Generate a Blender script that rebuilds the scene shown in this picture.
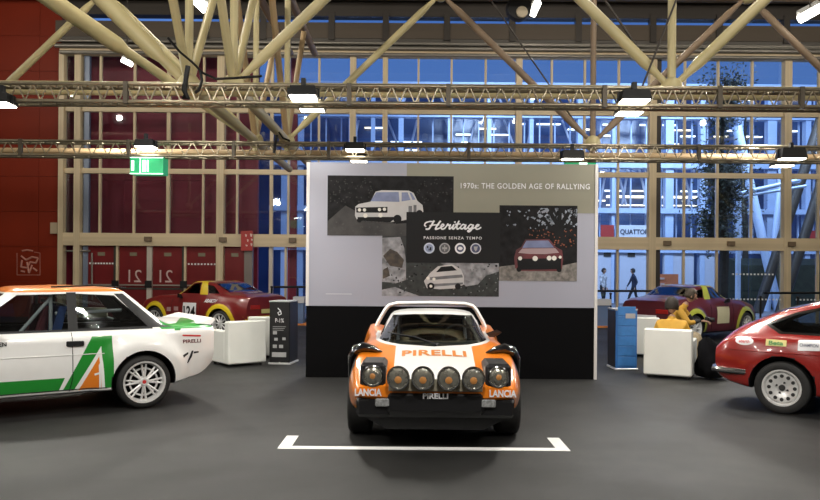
import bpy, bmesh, math, random
from mathutils import Vector, Matrix
from mathutils.bvhtree import BVHTree
from math import sin, cos, pi, radians as R

random.seed(7)
for o in list(bpy.data.objects): bpy.data.objects.remove(o, do_unlink=True)
SC = bpy.context.scene
COL = SC.collection

# ------------------------------------------------------------------ camera, sky, large lights, exposure
F = 740.0; HZ = 270.0; EYE = 1.62           # focal length in pixels, horizon row, eye height (m)
cam = bpy.data.cameras.new('camera'); camo = bpy.data.objects.new('camera', cam); COL.objects.link(camo)
cam.sensor_width = 36; cam.lens = 36 * F / 820; cam.shift_y = (HZ - 250) / 820
cam.clip_end = 400
camo.location = (0, 0, EYE); ROLL = .0079
camo.rotation_euler = (pi / 2, -ROLL, 0)         # the photograph leans a touch
SC.camera = camo
vs = SC.view_settings
vs.view_transform = 'Standard'; vs.look = 'None'; vs.gamma = 1; vs.use_curve_mapping = False; vs.exposure = 0.5

w = bpy.data.worlds.new('dusk_sky'); SC.world = w; w.use_nodes = True
wn = w.node_tree; bg = wn.nodes['Background']
tc = wn.nodes.new('ShaderNodeTexCoord'); sp = wn.nodes.new('ShaderNodeSeparateXYZ'); rp = wn.nodes.new('ShaderNodeValToRGB')
wn.links.new(tc.outputs['Generated'], sp.inputs[0]); wn.links.new(sp.outputs['Z'], rp.inputs[0]); wn.links.new(rp.outputs[0], bg.inputs[0])
rp.color_ramp.elements[0].position = 0.0; rp.color_ramp.elements[0].color = (0.10, 0.20, 0.46, 1)
rp.color_ramp.elements[1].position = 0.6; rp.color_ramp.elements[1].color = (0.03, 0.10, 0.36, 1)
bg.inputs[1].default_value = 1.0

def area(name, loc, power, size, color=(1, .96, .88), target=None, sizey=None, spread=None):
    l = bpy.data.lights.new(name, 'AREA'); l.energy = power; l.color = color; l.size = size
    if sizey: l.shape = 'RECTANGLE'; l.size_y = sizey
    if spread: l.spread = spread
    o = bpy.data.objects.new(name, l); COL.objects.link(o); o.location = loc
    d = (Vector(target) - Vector(loc)) if target else Vector((0, 0, -1))
    o.rotation_euler = d.to_track_quat('-Z', 'Y').to_euler()
    return o
# unseen fill lights added under the hall roof (rows over the stands)
for yy in (-6, 1, 8, 12.5, 17.5):
    for xx in (-14, -5, 5, 14):
        l = bpy.data.lights.new('hall_fill_light', 'POINT'); l.energy = 210; l.color = (1, .93, .80); l.shadow_soft_size = .12
        o = bpy.data.objects.new('hall_fill_light', l); COL.objects.link(o); o.location = (xx, yy, 8.8)
# floodlit forecourt outside the glass front
area('forecourt_light', (4, 27, 11), 1500, 4, (.55, .72, 1), (8, 37, 3))
area('forecourt_light', (16, 27, 11), 1500, 4, (.55, .72, 1), (16, 37, 3))

# ------------------------------------------------------------------ materials
MATS = {}
def mat(name, col, rough=.5, metal=0., noise=0., nscale=8., emit=0., coat=0., bump=0., bscale=60., spec=None, ecol=None):
    if name in MATS: return MATS[name]
    m = bpy.data.materials.new(name); m.use_nodes = True; nt = m.node_tree
    b = nt.nodes['Principled BSDF']
    c = (*col, 1)
    b.inputs['Base Color'].default_value = c; b.inputs['Roughness'].default_value = rough; b.inputs['Metallic'].default_value = metal
    if coat: b.inputs['Coat Weight'].default_value = coat; b.inputs['Coat Roughness'].default_value = .04
    if spec is not None: b.inputs['Specular IOR Level'].default_value = spec
    if emit:
        b.inputs['Emission Color'].default_value = (*(ecol or col), 1); b.inputs['Emission Strength'].default_value = emit
    t = nt.nodes.new('ShaderNodeTexCoord')
    n = nt.nodes.new('ShaderNodeTexNoise'); n.inputs['Scale'].default_value = nscale; n.inputs['Detail'].default_value = 4
    nt.links.new(t.outputs['Object'], n.inputs['Vector'])
    rr = nt.nodes.new('ShaderNodeValToRGB')
    a = noise if noise else .02
    rr.color_ramp.elements[0].position = .3; rr.color_ramp.elements[1].position = .7
    rr.color_ramp.elements[0].color = tuple(max(0, x * (1 - a)) for x in col) + (1,)
    rr.color_ramp.elements[1].color = tuple(min(1, x * (1 + a)) for x in col) + (1,)
    nt.links.new(n.outputs[0], rr.inputs[0]); nt.links.new(rr.outputs[0], b.inputs['Base Color'])
    if bump:
        n2 = nt.nodes.new('ShaderNodeTexNoise'); n2.inputs['Scale'].default_value = bscale; n2.inputs['Detail'].default_value = 3
        bp = nt.nodes.new('ShaderNodeBump'); bp.inputs['Strength'].default_value = bump; bp.inputs['Distance'].default_value = .01
        nt.links.new(t.outputs['Object'], n2.inputs['Vector']); nt.links.new(n2.outputs[0], bp.inputs['Height']); nt.links.new(bp.outputs[0], b.inputs['Normal'])
    MATS[name] = m; return m

def glassmat(name, tint, refl=.25, rough=.02):
    if name in MATS: return MATS[name]
    m = bpy.data.materials.new(name); m.use_nodes = True; nt = m.node_tree
    for n in list(nt.nodes):
        if n.type != 'OUTPUT_MATERIAL': nt.nodes.remove(n)
    out = [n for n in nt.nodes if n.type == 'OUTPUT_MATERIAL'][0]
    tr = nt.nodes.new('ShaderNodeBsdfTransparent'); tr.inputs[0].default_value = (*tint, 1)
    gl = nt.nodes.new('ShaderNodeBsdfGlossy'); gl.inputs['Roughness'].default_value = rough; gl.inputs[0].default_value = (.9, .95, 1, 1)
    fr = nt.nodes.new('ShaderNodeFresnel'); fr.inputs[0].default_value = 1.5
    mu = nt.nodes.new('ShaderNodeMath'); mu.operation = 'MULTIPLY_ADD'; mu.inputs[1].default_value = 1.0; mu.inputs[2].default_value = refl * .2
    mx = nt.nodes.new('ShaderNodeMixShader')
    nt.links.new(fr.outputs[0], mu.inputs[0]); nt.links.new(mu.outputs[0], mx.inputs[0])
    nt.links.new(tr.outputs[0], mx.inputs[1]); nt.links.new(gl.outputs[0], mx.inputs[2]); nt.links.new(mx.outputs[0], out.inputs[0])
    MATS[name] = m; return m

BEIGE = lambda: mat('beige_steel', (.62, .50, .325), .45, .0, .12, 3)
TUBE = lambda: mat('cream_tube_paint', (.50, .43, .23), .42, .0, .10, 2)
BRTUBE = lambda: mat('brown_tube_paint', (.22, .155, .10), .5, 0, .15, 2)
ALU = lambda: mat('truss_aluminium', (.30, .26, .185), .34, .8, .1, 6)
BLACK = lambda: mat('black_plastic', (.007, .007, .008), .5, spec=.35)
GBLACK = lambda: mat('gloss_black', (.008, .008, .009), .12, coat=.6)
RUBBER = lambda: mat('tyre_rubber', (.013, .013, .013), .7, 0, .2, 30, bump=.2)
SILVER = lambda: mat('silver_alloy', (.72, .72, .71), .3, .35, .05)
CHROME = lambda: mat('chrome', (.8, .8, .8), .1, 1.0)
WHITE = lambda: mat('white_print', (.80, .80, .79), .5)
REDP = lambda: mat('red_print', (.55, .03, .03), .5)
DARKIN = lambda: mat('dark_cabin_trim', (.02, .02, .022), .7, 0, .3, 12)

# ------------------------------------------------------------------ object helpers
def tag(o, label=None, cat=None, group=None, kind=None):
    if label: o['label'] = label
    if cat: o['category'] = cat
    if group: o['group'] = group
    if kind: o['kind'] = kind
    return o
def empty(name, loc=(0, 0, 0), rz=0, parent=None):
    o = bpy.data.objects.new(name, None); COL.objects.link(o); o.location = loc; o.rotation_euler = (0, 0, rz); o.empty_display_size = .1
    if parent: o.parent = parent
    return o
def wloc(o):
    v = Vector((0, 0, 0))
    while o: v += Vector(o.location); o = o.parent
    return v
def link(name, me, parent=None, world=False, loc=None):
    o = bpy.data.objects.new(name, me); COL.objects.link(o)
    if parent:
        o.parent = parent
        if world: o.location = -wloc(parent)
    if loc is not None: o.location = Vector(o.location) + Vector(loc)
    return o
def sharpen(me, ang=35):
    bm = bmesh.new(); bm.from_mesh(me)
    bmesh.ops.recalc_face_normals(bm, faces=bm.faces)
    for f in bm.faces: f.smooth = True
    for e in bm.edges:
        if len(e.link_faces) == 2 and e.calc_face_angle(0) > R(ang): e.smooth = False
    bm.to_mesh(me); bm.free()

class MB:
    def __init__(s): s.v = []; s.f = []; s.m = []
    def add(s, vs, fs, mi=0):
        b = len(s.v); s.v += [tuple(x) for x in vs]
        for f in fs: s.f.append([b + i for i in f]); s.m.append(mi)
        return s
    def bx(s, x0, x1, y0, y1, z0, z1, mi=0):
        vs = [(x, y, z) for x in (x0, x1) for y in (y0, y1) for z in (z0, z1)]
        return s.add(vs, [(0, 1, 3, 2), (4, 6, 7, 5), (0, 4, 5, 1), (2, 3, 7, 6), (0, 2, 6, 4), (1, 5, 7, 3)], mi)
    def cbox(s, x0, x1, y0, y1, z0, z1, c=.01, mi=0):
        # chamfered box
        vs = []
        for (xs, ys, zs) in ((c, c, 0), (c, 0, c), (0, c, c)):
            for x in (x0 + xs, x1 - xs):
                for y in (y0 + ys, y1 - ys):
                    for z in (z0 + zs, z1 - zs): vs.append((x, y, z))
        bm = bmesh.new()
        for v in vs: bm.verts.new(v)
        r = bmesh.ops.convex_hull(bm, input=bm.verts)
        bmesh.ops.dissolve_limit(bm, angle_limit=.01, verts=bm.verts, edges=bm.edges)
        bm.verts.index_update()
        s.add([v.co[:] for v in bm.verts], [[v.index for v in f.verts] for f in bm.faces], mi); bm.free()
        return s
    def hull(s, pts, mi=0):
        bm = bmesh.new()
        for v in pts: bm.verts.new(v)
        bmesh.ops.convex_hull(bm, input=bm.verts)
        bmesh.ops.dissolve_limit(bm, angle_limit=.01, verts=bm.verts, edges=bm.edges)
        bm.verts.index_update()
        s.add([v.co[:] for v in bm.verts], [[v.index for v in f.verts] for f in bm.faces], mi); bm.free()
        return s
    def path(s, pts, r, n=8, mi=0, cap=True, flat=None):
        pts = [Vector(p) for p in pts]; k = len(pts)
        rs = r if isinstance(r, (list, tuple)) else [r] * k
        prev = None; vs = []
        for i, p in enumerate(pts):
            t = (pts[min(i + 1, k - 1)] - pts[max(i - 1, 0)]).normalized()
            if prev is None:
                a = Vector((0, 0, 1)) if abs(t.z) < .9 else Vector((1, 0, 0))
                u = t.cross(a).normalized()
            else:
                u = (prev - t * prev.dot(t)).normalized()
            prev = u; q = t.cross(u)
            for j in range(n):
                an = 2 * pi * j / n
                off = (u * cos(an) + q * sin(an)) * rs[i]
                if flat: off = Vector((off.x * flat[0], off.y * flat[1], off.z * flat[2]))
                vs.append(p + off)
        fs = [(i * n + j, i * n + (j + 1) % n, (i + 1) * n + (j + 1) % n, (i + 1) * n + j) for i in range(k - 1) for j in range(n)]
        if cap: fs += [tuple(range(n))[::-1], tuple((k - 1) * n + j for j in range(n))]
        return s.add(vs, fs, mi)
    def tube(s, p, q, r, n=8, r2=None, mi=0): return s.path([p, q], [r, r if r2 is None else r2], n, mi)
    def lathe(s, prof, o, ax='y', n=24, mi=0, close=False, caps=True):
        # prof: list of (radius, height along axis)
        vs = []
        for (r, h) in prof:
            for j in range(n):
                a = 2 * pi * j / n; c, d = r * cos(a), r * sin(a)
                p = {'y': (c, h, d), 'x': (h, c, d), 'z': (c, d, h)}[ax]
                vs.append((o[0] + p[0], o[1] + p[1], o[2] + p[2]))
        k = len(prof); fs = []
        for i in range(k if close else k - 1):
            i2 = (i + 1) % k
            fs += [(i * n + j, i * n + (j + 1) % n, i2 * n + (j + 1) % n, i2 * n + j) for j in range(n)]
        if not close and caps:
            if prof[0][0] > 1e-6: fs.append(tuple(range(n)))
            if prof[-1][0] > 1e-6: fs.append(tuple((k - 1) * n + j for j in range(n)))
        return s.add(vs, fs, mi)
    def ell(s, c, r, n=12, k=8, mi=0, fn=None):
        vs = []
        for i in range(k + 1):
            t = pi * i / k
            for j in range(n):
                a = 2 * pi * j / n
                p = Vector((sin(t) * cos(a), sin(t) * sin(a), cos(t)))
                if fn: p = fn(p)
                vs.append((c[0] + p.x * r[0], c[1] + p.y * r[1], c[2] + p.z * r[2]))
        fs = [(i * n + j, i * n + (j + 1) % n, (i + 1) * n + (j + 1) % n, (i + 1) * n + j) for i in range(k) for j in range(n)]
        return s.add(vs, fs, mi)
    def poly(s, pts3, mi=0): return s.add(pts3, [tuple(range(len(pts3)))], mi)
    def slab(s, pts3, d, mi=0):
        # polygon extruded by vector d
        n = len(pts3); d = Vector(d)
        vs = [Vector(p) for p in pts3] + [Vector(p) + d for p in pts3]
        fs = [tuple(range(n)), tuple(range(2 * n - 1, n - 1, -1))] + [(i, (i + 1) % n, n + (i + 1) % n, n + i) for i in range(n)]
        return s.add(vs, fs, mi)
    def mesh(s, name, mats, smooth=None):
        me = bpy.data.meshes.new(name); me.from_pydata(s.v, [], s.f)
        for m in (mats if isinstance(mats, (list, tuple)) else [mats]): me.materials.append(m)
        for p, mi in zip(me.polygons, s.m): p.material_index = mi
        bm = bmesh.new(); bm.from_mesh(me)
        bmesh.ops.remove_doubles(bm, verts=bm.verts, dist=1e-5)
        bmesh.ops.recalc_face_normals(bm, faces=bm.faces); bm.to_mesh(me); bm.free()
        if smooth: sharpen(me, smooth)
        me.update(); return me
    def build(s, name, mats, parent=None, smooth=None, world=False):
        me = s.mesh(name, mats, smooth)
        if parent: return link(name, me, parent, world)
        xs = [v.co for v in me.vertices]
        b = Vector(((min(v.x for v in xs) + max(v.x for v in xs)) / 2, (min(v.y for v in xs) + max(v.y for v in xs)) / 2, min(v.z for v in xs)))
        for v in me.vertices: v.co -= b
        o = link(name, me); o.location = b; return o

_unit = {}
def ubox(name, m, parent, x0, x1, y0, y1, z0, z1):
    # a box that shares one unit-cube mesh per material (world coordinates)
    if m.name not in _unit: _unit[m.name] = MB().bx(-.5, .5, -.5, .5, -.5, .5).mesh('box_' + m.name, m)
    o = bpy.data.objects.new(name, _unit[m.name]); COL.objects.link(o)
    o.scale = (x1 - x0, y1 - y0, z1 - z0)
    c = Vector(((x0 + x1) / 2, (y0 + y1) / 2, (z0 + z1) / 2))
    if parent: o.parent = parent; o.location = c - wloc(parent)
    else: o.location = c
    return o
_utube = {}
def utube(name, m, parent, p, q, r, n=10):
    key = (m.name, n)
    if key not in _utube: _utube[key] = MB().tube((0, 0, -.5), (0, 0, .5), 1, n).mesh('tube_' + m.name, m, 50)
    o = bpy.data.objects.new(name, _utube[key]); COL.objects.link(o)
    p, q = Vector(p), Vector(q); d = q - p
    o.scale = (r, r, d.length); o.rotation_euler = d.to_track_quat('Z', 'Y').to_euler()
    c = (p + q) / 2
    if parent: o.parent = parent; o.location = c - wloc(parent)
    else: o.location = c
    return o
def P(px, py, Y):
    dx, dy = px - 410, py - HZ
    return Vector(((dx + dy * ROLL) / F * Y, Y, EYE - (dy - dx * ROLL) / F * Y))
def GY(py, px=410): return F * EYE / (py - HZ - (px - 410) * ROLL)       # distance of a floor point seen at row py

def text_mesh(txt, size=1., shear=0., bold=0., spacing=1., ext=.0):
    cu = bpy.data.curves.new('t', 'FONT'); cu.body = txt; cu.size = size; cu.shear = shear; cu.offset = bold; cu.space_character = spacing
    cu.align_x = 'CENTER'; cu.align_y = 'CENTER'; cu.resolution_u = 3; cu.extrude = ext
    o = bpy.data.objects.new('t', cu); COL.objects.link(o)
    dg = bpy.context.evaluated_depsgraph_get()
    me = bpy.data.meshes.new_from_object(o.evaluated_get(dg))
    bpy.data.objects.remove(o, do_unlink=True); bpy.data.curves.remove(cu)
    return me
def text_obj(name, txt, m, parent, width, height, fn, **k):
    # fn maps (u, v) metres on the lettering's plane to a point in the parent's space
    me = text_mesh(txt, **k)
    xs = [v.co.x for v in me.vertices]; ys = [v.co.y for v in me.vertices]
    cx, cy = (min(xs) + max(xs)) / 2, (min(ys) + max(ys)) / 2
    sx, sy = width / (max(xs) - min(xs)), height / (max(ys) - min(ys))
    for v in me.vertices: v.co = Vector(fn((v.co.x - cx) * sx, (v.co.y - cy) * sy))
    me.materials.clear(); me.materials.append(m)
    return link(name, me, parent)
# ------------------------------------------------------------------ the hall
YF = 24.0                                       # glass front of the hall
def FX(px): return (px - 410) / F * YF
def FZ(py): return EYE + (HZ - py - 1.6) / F * YF
XL, XR, YB = -24, 24, -14

def carpet():
    m = mat('grey_carpet', (.0165, .0165, .0162), .62, 0, .22, 3.0, bump=.35, bscale=220, spec=.3)
    nt = m.node_tree; b = nt.nodes['Principled BSDF']
    n = nt.nodes.new('ShaderNodeTexNoise'); n.inputs['Scale'].default_value = .9; n.inputs['Detail'].default_value = 6
    mp = nt.nodes.new('ShaderNodeMapRange'); mp.inputs[3].default_value = .42; mp.inputs[4].default_value = .68
    t = [x for x in nt.nodes if x.type == 'TEX_COORD'][0]
    nt.links.new(t.outputs['Object'], n.inputs['Vector']); nt.links.new(n.outputs[0], mp.inputs[0]); nt.links.new(mp.outputs[0], b.inputs['Roughness'])
    return m
tag(MB().bx(XL, XR, YB, YF + .2, -.2, 0).build('floor', carpet()), 'dark grey carpeted exhibition hall floor', kind='structure')
tag(MB().bx(XL, XR, YB, YF + .2, 10.6, 10.9).build('ceiling', mat('dark_roof_deck', (.035, .03, .027), .8, 0, .3, 2)), 'dark roof deck high above the hall', kind='structure')
hallgrey = mat('hall_wall_grey', (.16, .14, .12), .8, 0, .1, 1)
tag(MB().bx(XL - .3, XL, YB, YF, 0, 10.6).build('wall_left', hallgrey), 'plain side wall of the hall beyond the red cladding', kind='structure')
tag(MB().bx(XR, XR + .3, YB, YF, 0, 10.6).build('wall_right', hallgrey), 'plain side wall of the hall beyond the glass', kind='structure')
tag(MB().bx(XL, XR, YB - .3, YB, 0, 10.6).build('wall_front', hallgrey), 'plain end wall of the hall facing the glass front', kind='structure')

# --- red clad wall at the left of the glass front
redclad = mat('red_cladding', (.18, .017, .004), .5, 0, .12, .8, spec=.2)
wr = tag(empty('wall_back', (FX(0), YF, 0)), 'red clad wall panels left of the glass front', kind='structure')
ubox('backing', mat('dark_red_joint', (.10, .008, .006), .7), wr, XL, FX(61), YF - .02, YF + .3, 0, 10.6)
cols = [-320, -270, -220, -170, -120, -70, -15, 39, 61]
for a, b_ in zip(cols[:-1], cols[1:]):
    if FX(b_) < XL: continue
    for k in range(10):
        z0 = FZ(318) + k * 35 / F * YF
        ubox('panel', redclad, wr, max(FX(a), XL) + .005, FX(b_) - .005, YF - .06, YF, z0 + .005, min(10.58, z0 + 35 / F * YF - .005))
mk = MB(); pink = mat('pale_pink_print', (.55, .26, .20), .6)
def wl(pts, r=.015):
    for a, b_ in zip(pts[:-1], pts[1:]): mk.tube(P(a[0], a[1], YF - .065), P(b_[0], b_[1], YF - .065), r, 4)
wl([(17, 253), (17, 275), (40, 275), (40, 253), (34, 252)], .008)
wl([(21, 256), (26, 260), (32, 257), (38, 258), (36, 263), (30, 262), (27, 268), (21, 267), (22, 260)], .03)
wl([(27, 262), (29, 273), (32, 265)], .03); wl([(22, 251), (27, 250), (33, 251)], .025); wl([(21, 271), (25, 272)], .03); wl([(33, 268), (37, 271)], .03)
mk.build('printed_logo', pink, wr, world=True)
ubox('switch_box', mat('beige_plastic', (.45, .36, .24), .5), wr, FX(52), FX(59), YF - .14, YF - .06, FZ(235), FZ(224))

# --- glass front: mullions, transoms, panes
be = BEIGE(); dk = mat('dark_steel', (.05, .042, .036), .5, .3, .1)
fac = tag(empty('window_1', (FX(440), YF, 0)), 'tall glass front with beige steel mullions and transoms', kind='structure')
ZT = FZ(54)
thick = [(63, 5), (79, 6), (221, 7), (352, 6), (384, 5), (517, 6), (650, 7), (784, 7), (917, 8)]
thin = [100, 134, 168, 203, 237, 271, 288, 318, 417, 450, 484, 550, 583, 617, 683, 716, 750, 817, 850, 884]
for px, wd in thick:
    ubox('column', be, fac, FX(px - wd / 2), FX(px + wd / 2), YF - .22, YF + .05, 0, ZT)
ubox('column', dk, fac, FX(654.5), FX(659), YF - .1, YF + .1, 0, ZT)
ubox('column', mat('blue_grey_steel', (.20, .24, .33), .4, .2), fac, FX(83.5), FX(88.5), YF - .05, YF + .1, 0, ZT)
for px in thin:
    wd = 3.2 if px in (168, 271) else 2.0
    ubox('mullion', be, fac, FX(px - wd / 2), FX(px + wd / 2), YF - .08, YF + .05, FZ(246) if px < 280 else 0 if px in (683, 716, 617, 817) else FZ(246), ZT)
allx = sorted([p for p, _ in thick] + thin)
for (y0, y1, d) in ((108, 113, .12), (169.5, 174.5, .12), (234, 246.5, .2), (49, 57, .22)):
    ubox('transom', be, fac, FX(61), XR, YF - d, YF + .06, FZ(y1), FZ(y0))
gl = glassmat('facade_glass', (.86, .90, .93), .1)
for a, b_ in zip(allx[:-1], allx[1:]):
    for (y0, y1) in ((57, 108), (113, 169.5), (174.5, 234)):
        ubox('pane', gl, fac, FX(a + 1.4), FX(b_ - 1.4), YF - .012, YF + .012, FZ(y1), FZ(y0))
for a, b_ in zip(*(lambda q: (q[:-1], q[1:]))([288, 318, 352, 417, 484, 550, 617, 650, 683, 716, 750, 784, 817, 850, 884, 917])):
    ubox('pane', gl, fac, FX(a + 1.4), FX(b_ - 1.4), YF - .012, YF + .012, .02, FZ(246.5))
# brackets on the beam
for px in (150, 224, 293, 727, 787, 664):
    ubox('bracket', mat('bracket_brown', (.16, .11, .065), .5), fac, FX(px - 3), FX(px + 4), YF - .30, YF - .2, FZ(242), FZ(237.5))
# band above the glass: fascia, pipes and the clerestory strip
brfas = mat('brown_fascia', (.085, .064, .046), .6, 0, .15, 1)
clr = tag(empty('wall_back', (FX(440), YF, FZ(50))), 'brown fascia band with pipes and a narrow clerestory above the glass', kind='structure')
ubox('fascia', brfas, clr, FX(55), XR, YF - .1, YF + .2, FZ(38), FZ(22.5))
ubox('fascia', mat('grey_fascia', (.09, .08, .07), .5, 0, .2, 1), clr, FX(55), XR, YF - .06, YF + .2, FZ(49), FZ(38))
ubox('header', dk, clr, FX(55), XR, YF - .1, YF + .3, FZ(16), 10.6)
for px in (205, 262, 330, 384, 445, 510, 576, 650, 716, 783, 850): ubox('post', dk, clr, FX(px - 3), FX(px + 3), YF - .15, YF + .1, FZ(40), FZ(12))
for a, b_ in zip((205, 262, 330, 384, 445, 510, 576, 650, 716, 783), (262, 330, 384, 445, 510, 576, 650, 716, 783, 850)):
    ubox('pane', gl, clr, FX(a + 3), FX(b_ - 3), YF - .01, YF + .01, FZ(22.5), FZ(16))
for py, r, px0 in ((40.5, .05, 55), (45.5, .07, 55), (43, .035, 300), (52, .06, 60)):
    utube('pipe', mat('grey_pipe', (.26, .24, .21), .4, .5), clr, P(px0, py, YF - .3), (XR, YF - .3, P(0, py, YF - .3).z), r)

# --- exit doors under the beam at the left (dark red, glazed)
leaf = [(88.5, 115), (119.5, 148), (153, 183), (187, 217), (225, 245)]
reddoor = mat('dark_red_door', (.17, .016, .018), .28, 0, .1, 2)
for i, (a, b_) in enumerate(leaf):
    d = tag(empty('door_%d' % (i + 1), (FX((a + b_) / 2), YF, 0)), ['dark red exit door leaf with white dots, beside a bent grey pipe', 'dark red exit door leaf with reversed 21, next to the piped door', 'dark red exit door leaf with reversed 21, next to the dotted door by the column', 'dark red exit door leaf with white dots, against the beige column', 'narrow dark red door leaf below the red hanging sign'][i], kind='structure')
    ubox('leaf', reddoor, d, FX(a), FX(b_), YF - .03, YF + .03, 0.01, FZ(247))
    ubox('push_bar', mat('grey_bar', (.38, .32, .28), .4, .5), d, FX(a + 1), FX(b_ - 1), YF - .1, YF - .06, FZ(286.2), FZ(284.8))
    ubox('rail', dk, d, FX(a), FX(b_), YF - .05, YF - .03, FZ(290), FZ(288))
    ubox('notice', mat('notice_olive', (.20, .17, .11), .5), d, FX((a + b_) / 2 - 3.5), FX((a + b_) / 2 + 3.5), YF - .045, YF - .03, FZ(256.5), FZ(253))
    if i in (1, 2):
        c = 135.5 if i == 1 else 166.5
        base = wloc(d)
        text_obj('door_number', '21', mat('door_number_white', (.62, .45, .42), .6), d, .42, .40, lambda u, v, c=c, base=base: Vector((FX(c) - u, YF - .04, FZ(276.5) + v)) - base)
    if i in (0, 3):
        n = MB()
        for k in range(9):
            x = a + 2 + k * (b_ - a - 4) / 8
            n.bx(FX(x - .8), FX(x + .8), YF - .045, YF - .032, FZ(265), FZ(263.4))
        tag(n.build('safety_dots', WHITE(), d, world=True), kind='stuff')
    if i == 0:
        utube('pipe', mat('grey_pipe', (.26, .24, .21), .4, .5), d, P(92, 300, YF - .12), P(92, 253, YF - .12), .03); utube('pipe', mat('grey_pipe', (.26, .24, .21), .4, .5), d, P(66, 251, YF - .12), P(90.5, 251, YF - .12), .03)
fr = tag(empty('trim_1', (FX(150), YF, 0)), 'pale and dark steel posts between the exit doors', kind='structure')
for (a, b_, m) in ((115, 117.3, dk), (117.3, 119.5, be), (148, 153, mat('pale_post', (.55, .49, .42), .45)), (183, 185, dk), (185, 187, be), (245, 253, mat('grey_post', (.20, .17, .15), .5)), (269.5, 273, mat('pale_post', (.55, .49, .42), .45)), (285, 287, be)):
    ubox('post', m, fr, FX(a), FX(b_), YF - .12, YF + .06, 0, FZ(246.5))
for px in (117, 150, 185): ubox('lock_case', BLACK(), fr, FX(px - 3.2), FX(px + 3.2), YF - .18, YF - .12, FZ(288), FZ(281))
# red wall behind the glass at the left (vestibule)
vest = mat('wine_red_vestibule', (.36, .026, .046), .5, 0, .1, .7)
vw = tag(empty('wall_back', (FX(170), YF + 1.2, 0)), 'wine red vestibule wall seen behind the left glass', kind='structure')
for a, b_ in ((60, 134), (134, 203), (203, 257), (287, 296)):
    for k in range(4):
        z0 = k * 2.3
        ubox('panel', vest, vw, FX(a) * 1.045 + .006, FX(b_) * 1.045 - .006, YF + 1.15, YF + 1.25, z0 + .006, z0 + 2.294)
ubox('panel', vest, vw, FX(60) * 1.045, FX(257) * 1.045, YF + 1.26, YF + 1.32, 0, 9.2)
# red hanging sign on the beam
sg = tag(empty('hanging_sign', (FX(249), YF - .3, FZ(250))), 'red sign with white figures hanging on the beige beam', 'sign')
b0 = wloc(sg)
ubox('board', mat('sign_red', (.42, .03, .025), .5), sg, FX(243), FX(254.5), YF - .32, YF - .28, FZ(250.5), FZ(231))
for (x, y, w_, h_) in ((245, 234, 2, 3), (250, 233.5, 2.5, 3.5), (247, 239, 1.6, 3), (251, 238.5, 2, 2.5), (245.5, 244.5, 2.2, 2), (250.5, 243, 2, 3.2)):
    MB().poly([P(x, y, YF - .325), P(x + w_, y + .7, YF - .325), P(x + w_ * .7, y + h_, YF - .325), P(x + .3, y + h_ * .8, YF - .325)]).build('printed_figure', mat('sign_pale', (.75, .55, .5), .5), sg, world=True)
# barrier belts with posts in front of the glass
def barrier(pxs, py, y, label):
    root = tag(empty('belt_barrier', (P(sum(pxs) / len(pxs), 0, y).x, y, 0)), label, 'barrier')
    z = P(0, py, y).z
    utube('belt', BLACK(), root, P(pxs[0], py, y), P(pxs[-1], py, y), .035)
    for p in pxs:
        x = P(p, 0, y).x
        MB().lathe([(.17, 0), (.17, .02), (.03, .04), (.03, z + .04), (.045, z + .05), (.045, z + .09), (0, z + .1)], (x, y, 0), 'z', 12).build('post', BLACK(), root, 40, True)
barrier([596, 613, 652, 712], 291, 22.8, 'black retractable belt barrier beside the blue stand, before the glass')
barrier([763, 800, 838], 293, 22.8, 'black belt barrier before the glass beneath the dark diagonal struts')
barrier([274, 300, 315], 287, 22.8, 'black belt barrier before the glass behind the black info stand')
# white dots on the right-hand glass
dots = tag(empty('trim_2', (FX(770), YF - .02, .7)), 'white safety dots printed on the right-hand glass', kind='structure')
for (x0, x1, py) in ((732, 772, 270), (729, 780, 295), (796, 838, 295)):
    x = x0
    while x < x1: ubox('dot', WHITE(), dots, FX(x), FX(x + 1.6), YF - .03, YF - .014, FZ(py + .8), FZ(py - .8)); x += 3.6
# orange carpet strip along the glass
tag(MB().bx(FX(280), FX(640), 21.3, 22.55, 0, .012).build('carpet_strip', mat('orange_carpet', (.75, .24, .04), .8, 0, .1, 20)), 'orange carpet strip on the floor before the glass', 'carpet')
for (a, b_, lab) in ((590, 611.5, 'white and blue low counter at the glass beside the blue stand'), (297, 306, 'white and blue low counter at the glass beside the black stand')):
    t = tag(empty('low_counter', (P((a + b_) / 2, 0, 22).x, 22, 0)), lab, 'counter')
    ubox('front_panel', mat('counter_blue', (.12, .20, .38), .4), t, P(a, 0, 22).x, P(b_, 0, 22).x, 21.9, 22.3, 0.012, .62)
    ubox('counter_top', mat('counter_white', (.6, .62, .66), .4), t, P(a, 0, 22).x - .03, P(b_, 0, 22).x + .03, 21.86, 22.34, .62, .80)

# ------------------------------------------------------------------ outside the glass
tag(MB().bx(-40, 60, YF + .2, 75, -.3, -.02).build('forecourt', mat('forecourt_paving', (.20, .20, .22), .7, 0, .2, 1)), 'grey paved forecourt outside the glass', 'paving', kind='structure')
pb = mat('pale_blue_steel', (.50, .62, .85), .4, .1); pw = mat('pale_panel', (.55, .58, .68), .5); nav = mat('navy_glazing', (.05, .085, .19), .2, 0, .4, 1)
lit = mat('lit_strip', (.75, .85, 1), .5, emit=3.0, ecol=(.8, .9, 1)); warm = mat('warm_lit_strip', (1, .8, .5), .5, emit=2.2, ecol=(1, .85, .6))
YO = 38.0
def OX(px, y=YO): return (px - 410) / F * y
def OZ(py, y=YO): return EYE + (HZ - py) / F * y
hall2 = tag(empty('exhibition_hall', (OX(560), YO, 0)), 'pale blue framed exhibition hall lit up across the forecourt', 'building')
ubox('wall', nav, hall2, OX(215), OX(960), YO + 2.5, YO + 3, 0, OZ(86))
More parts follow.
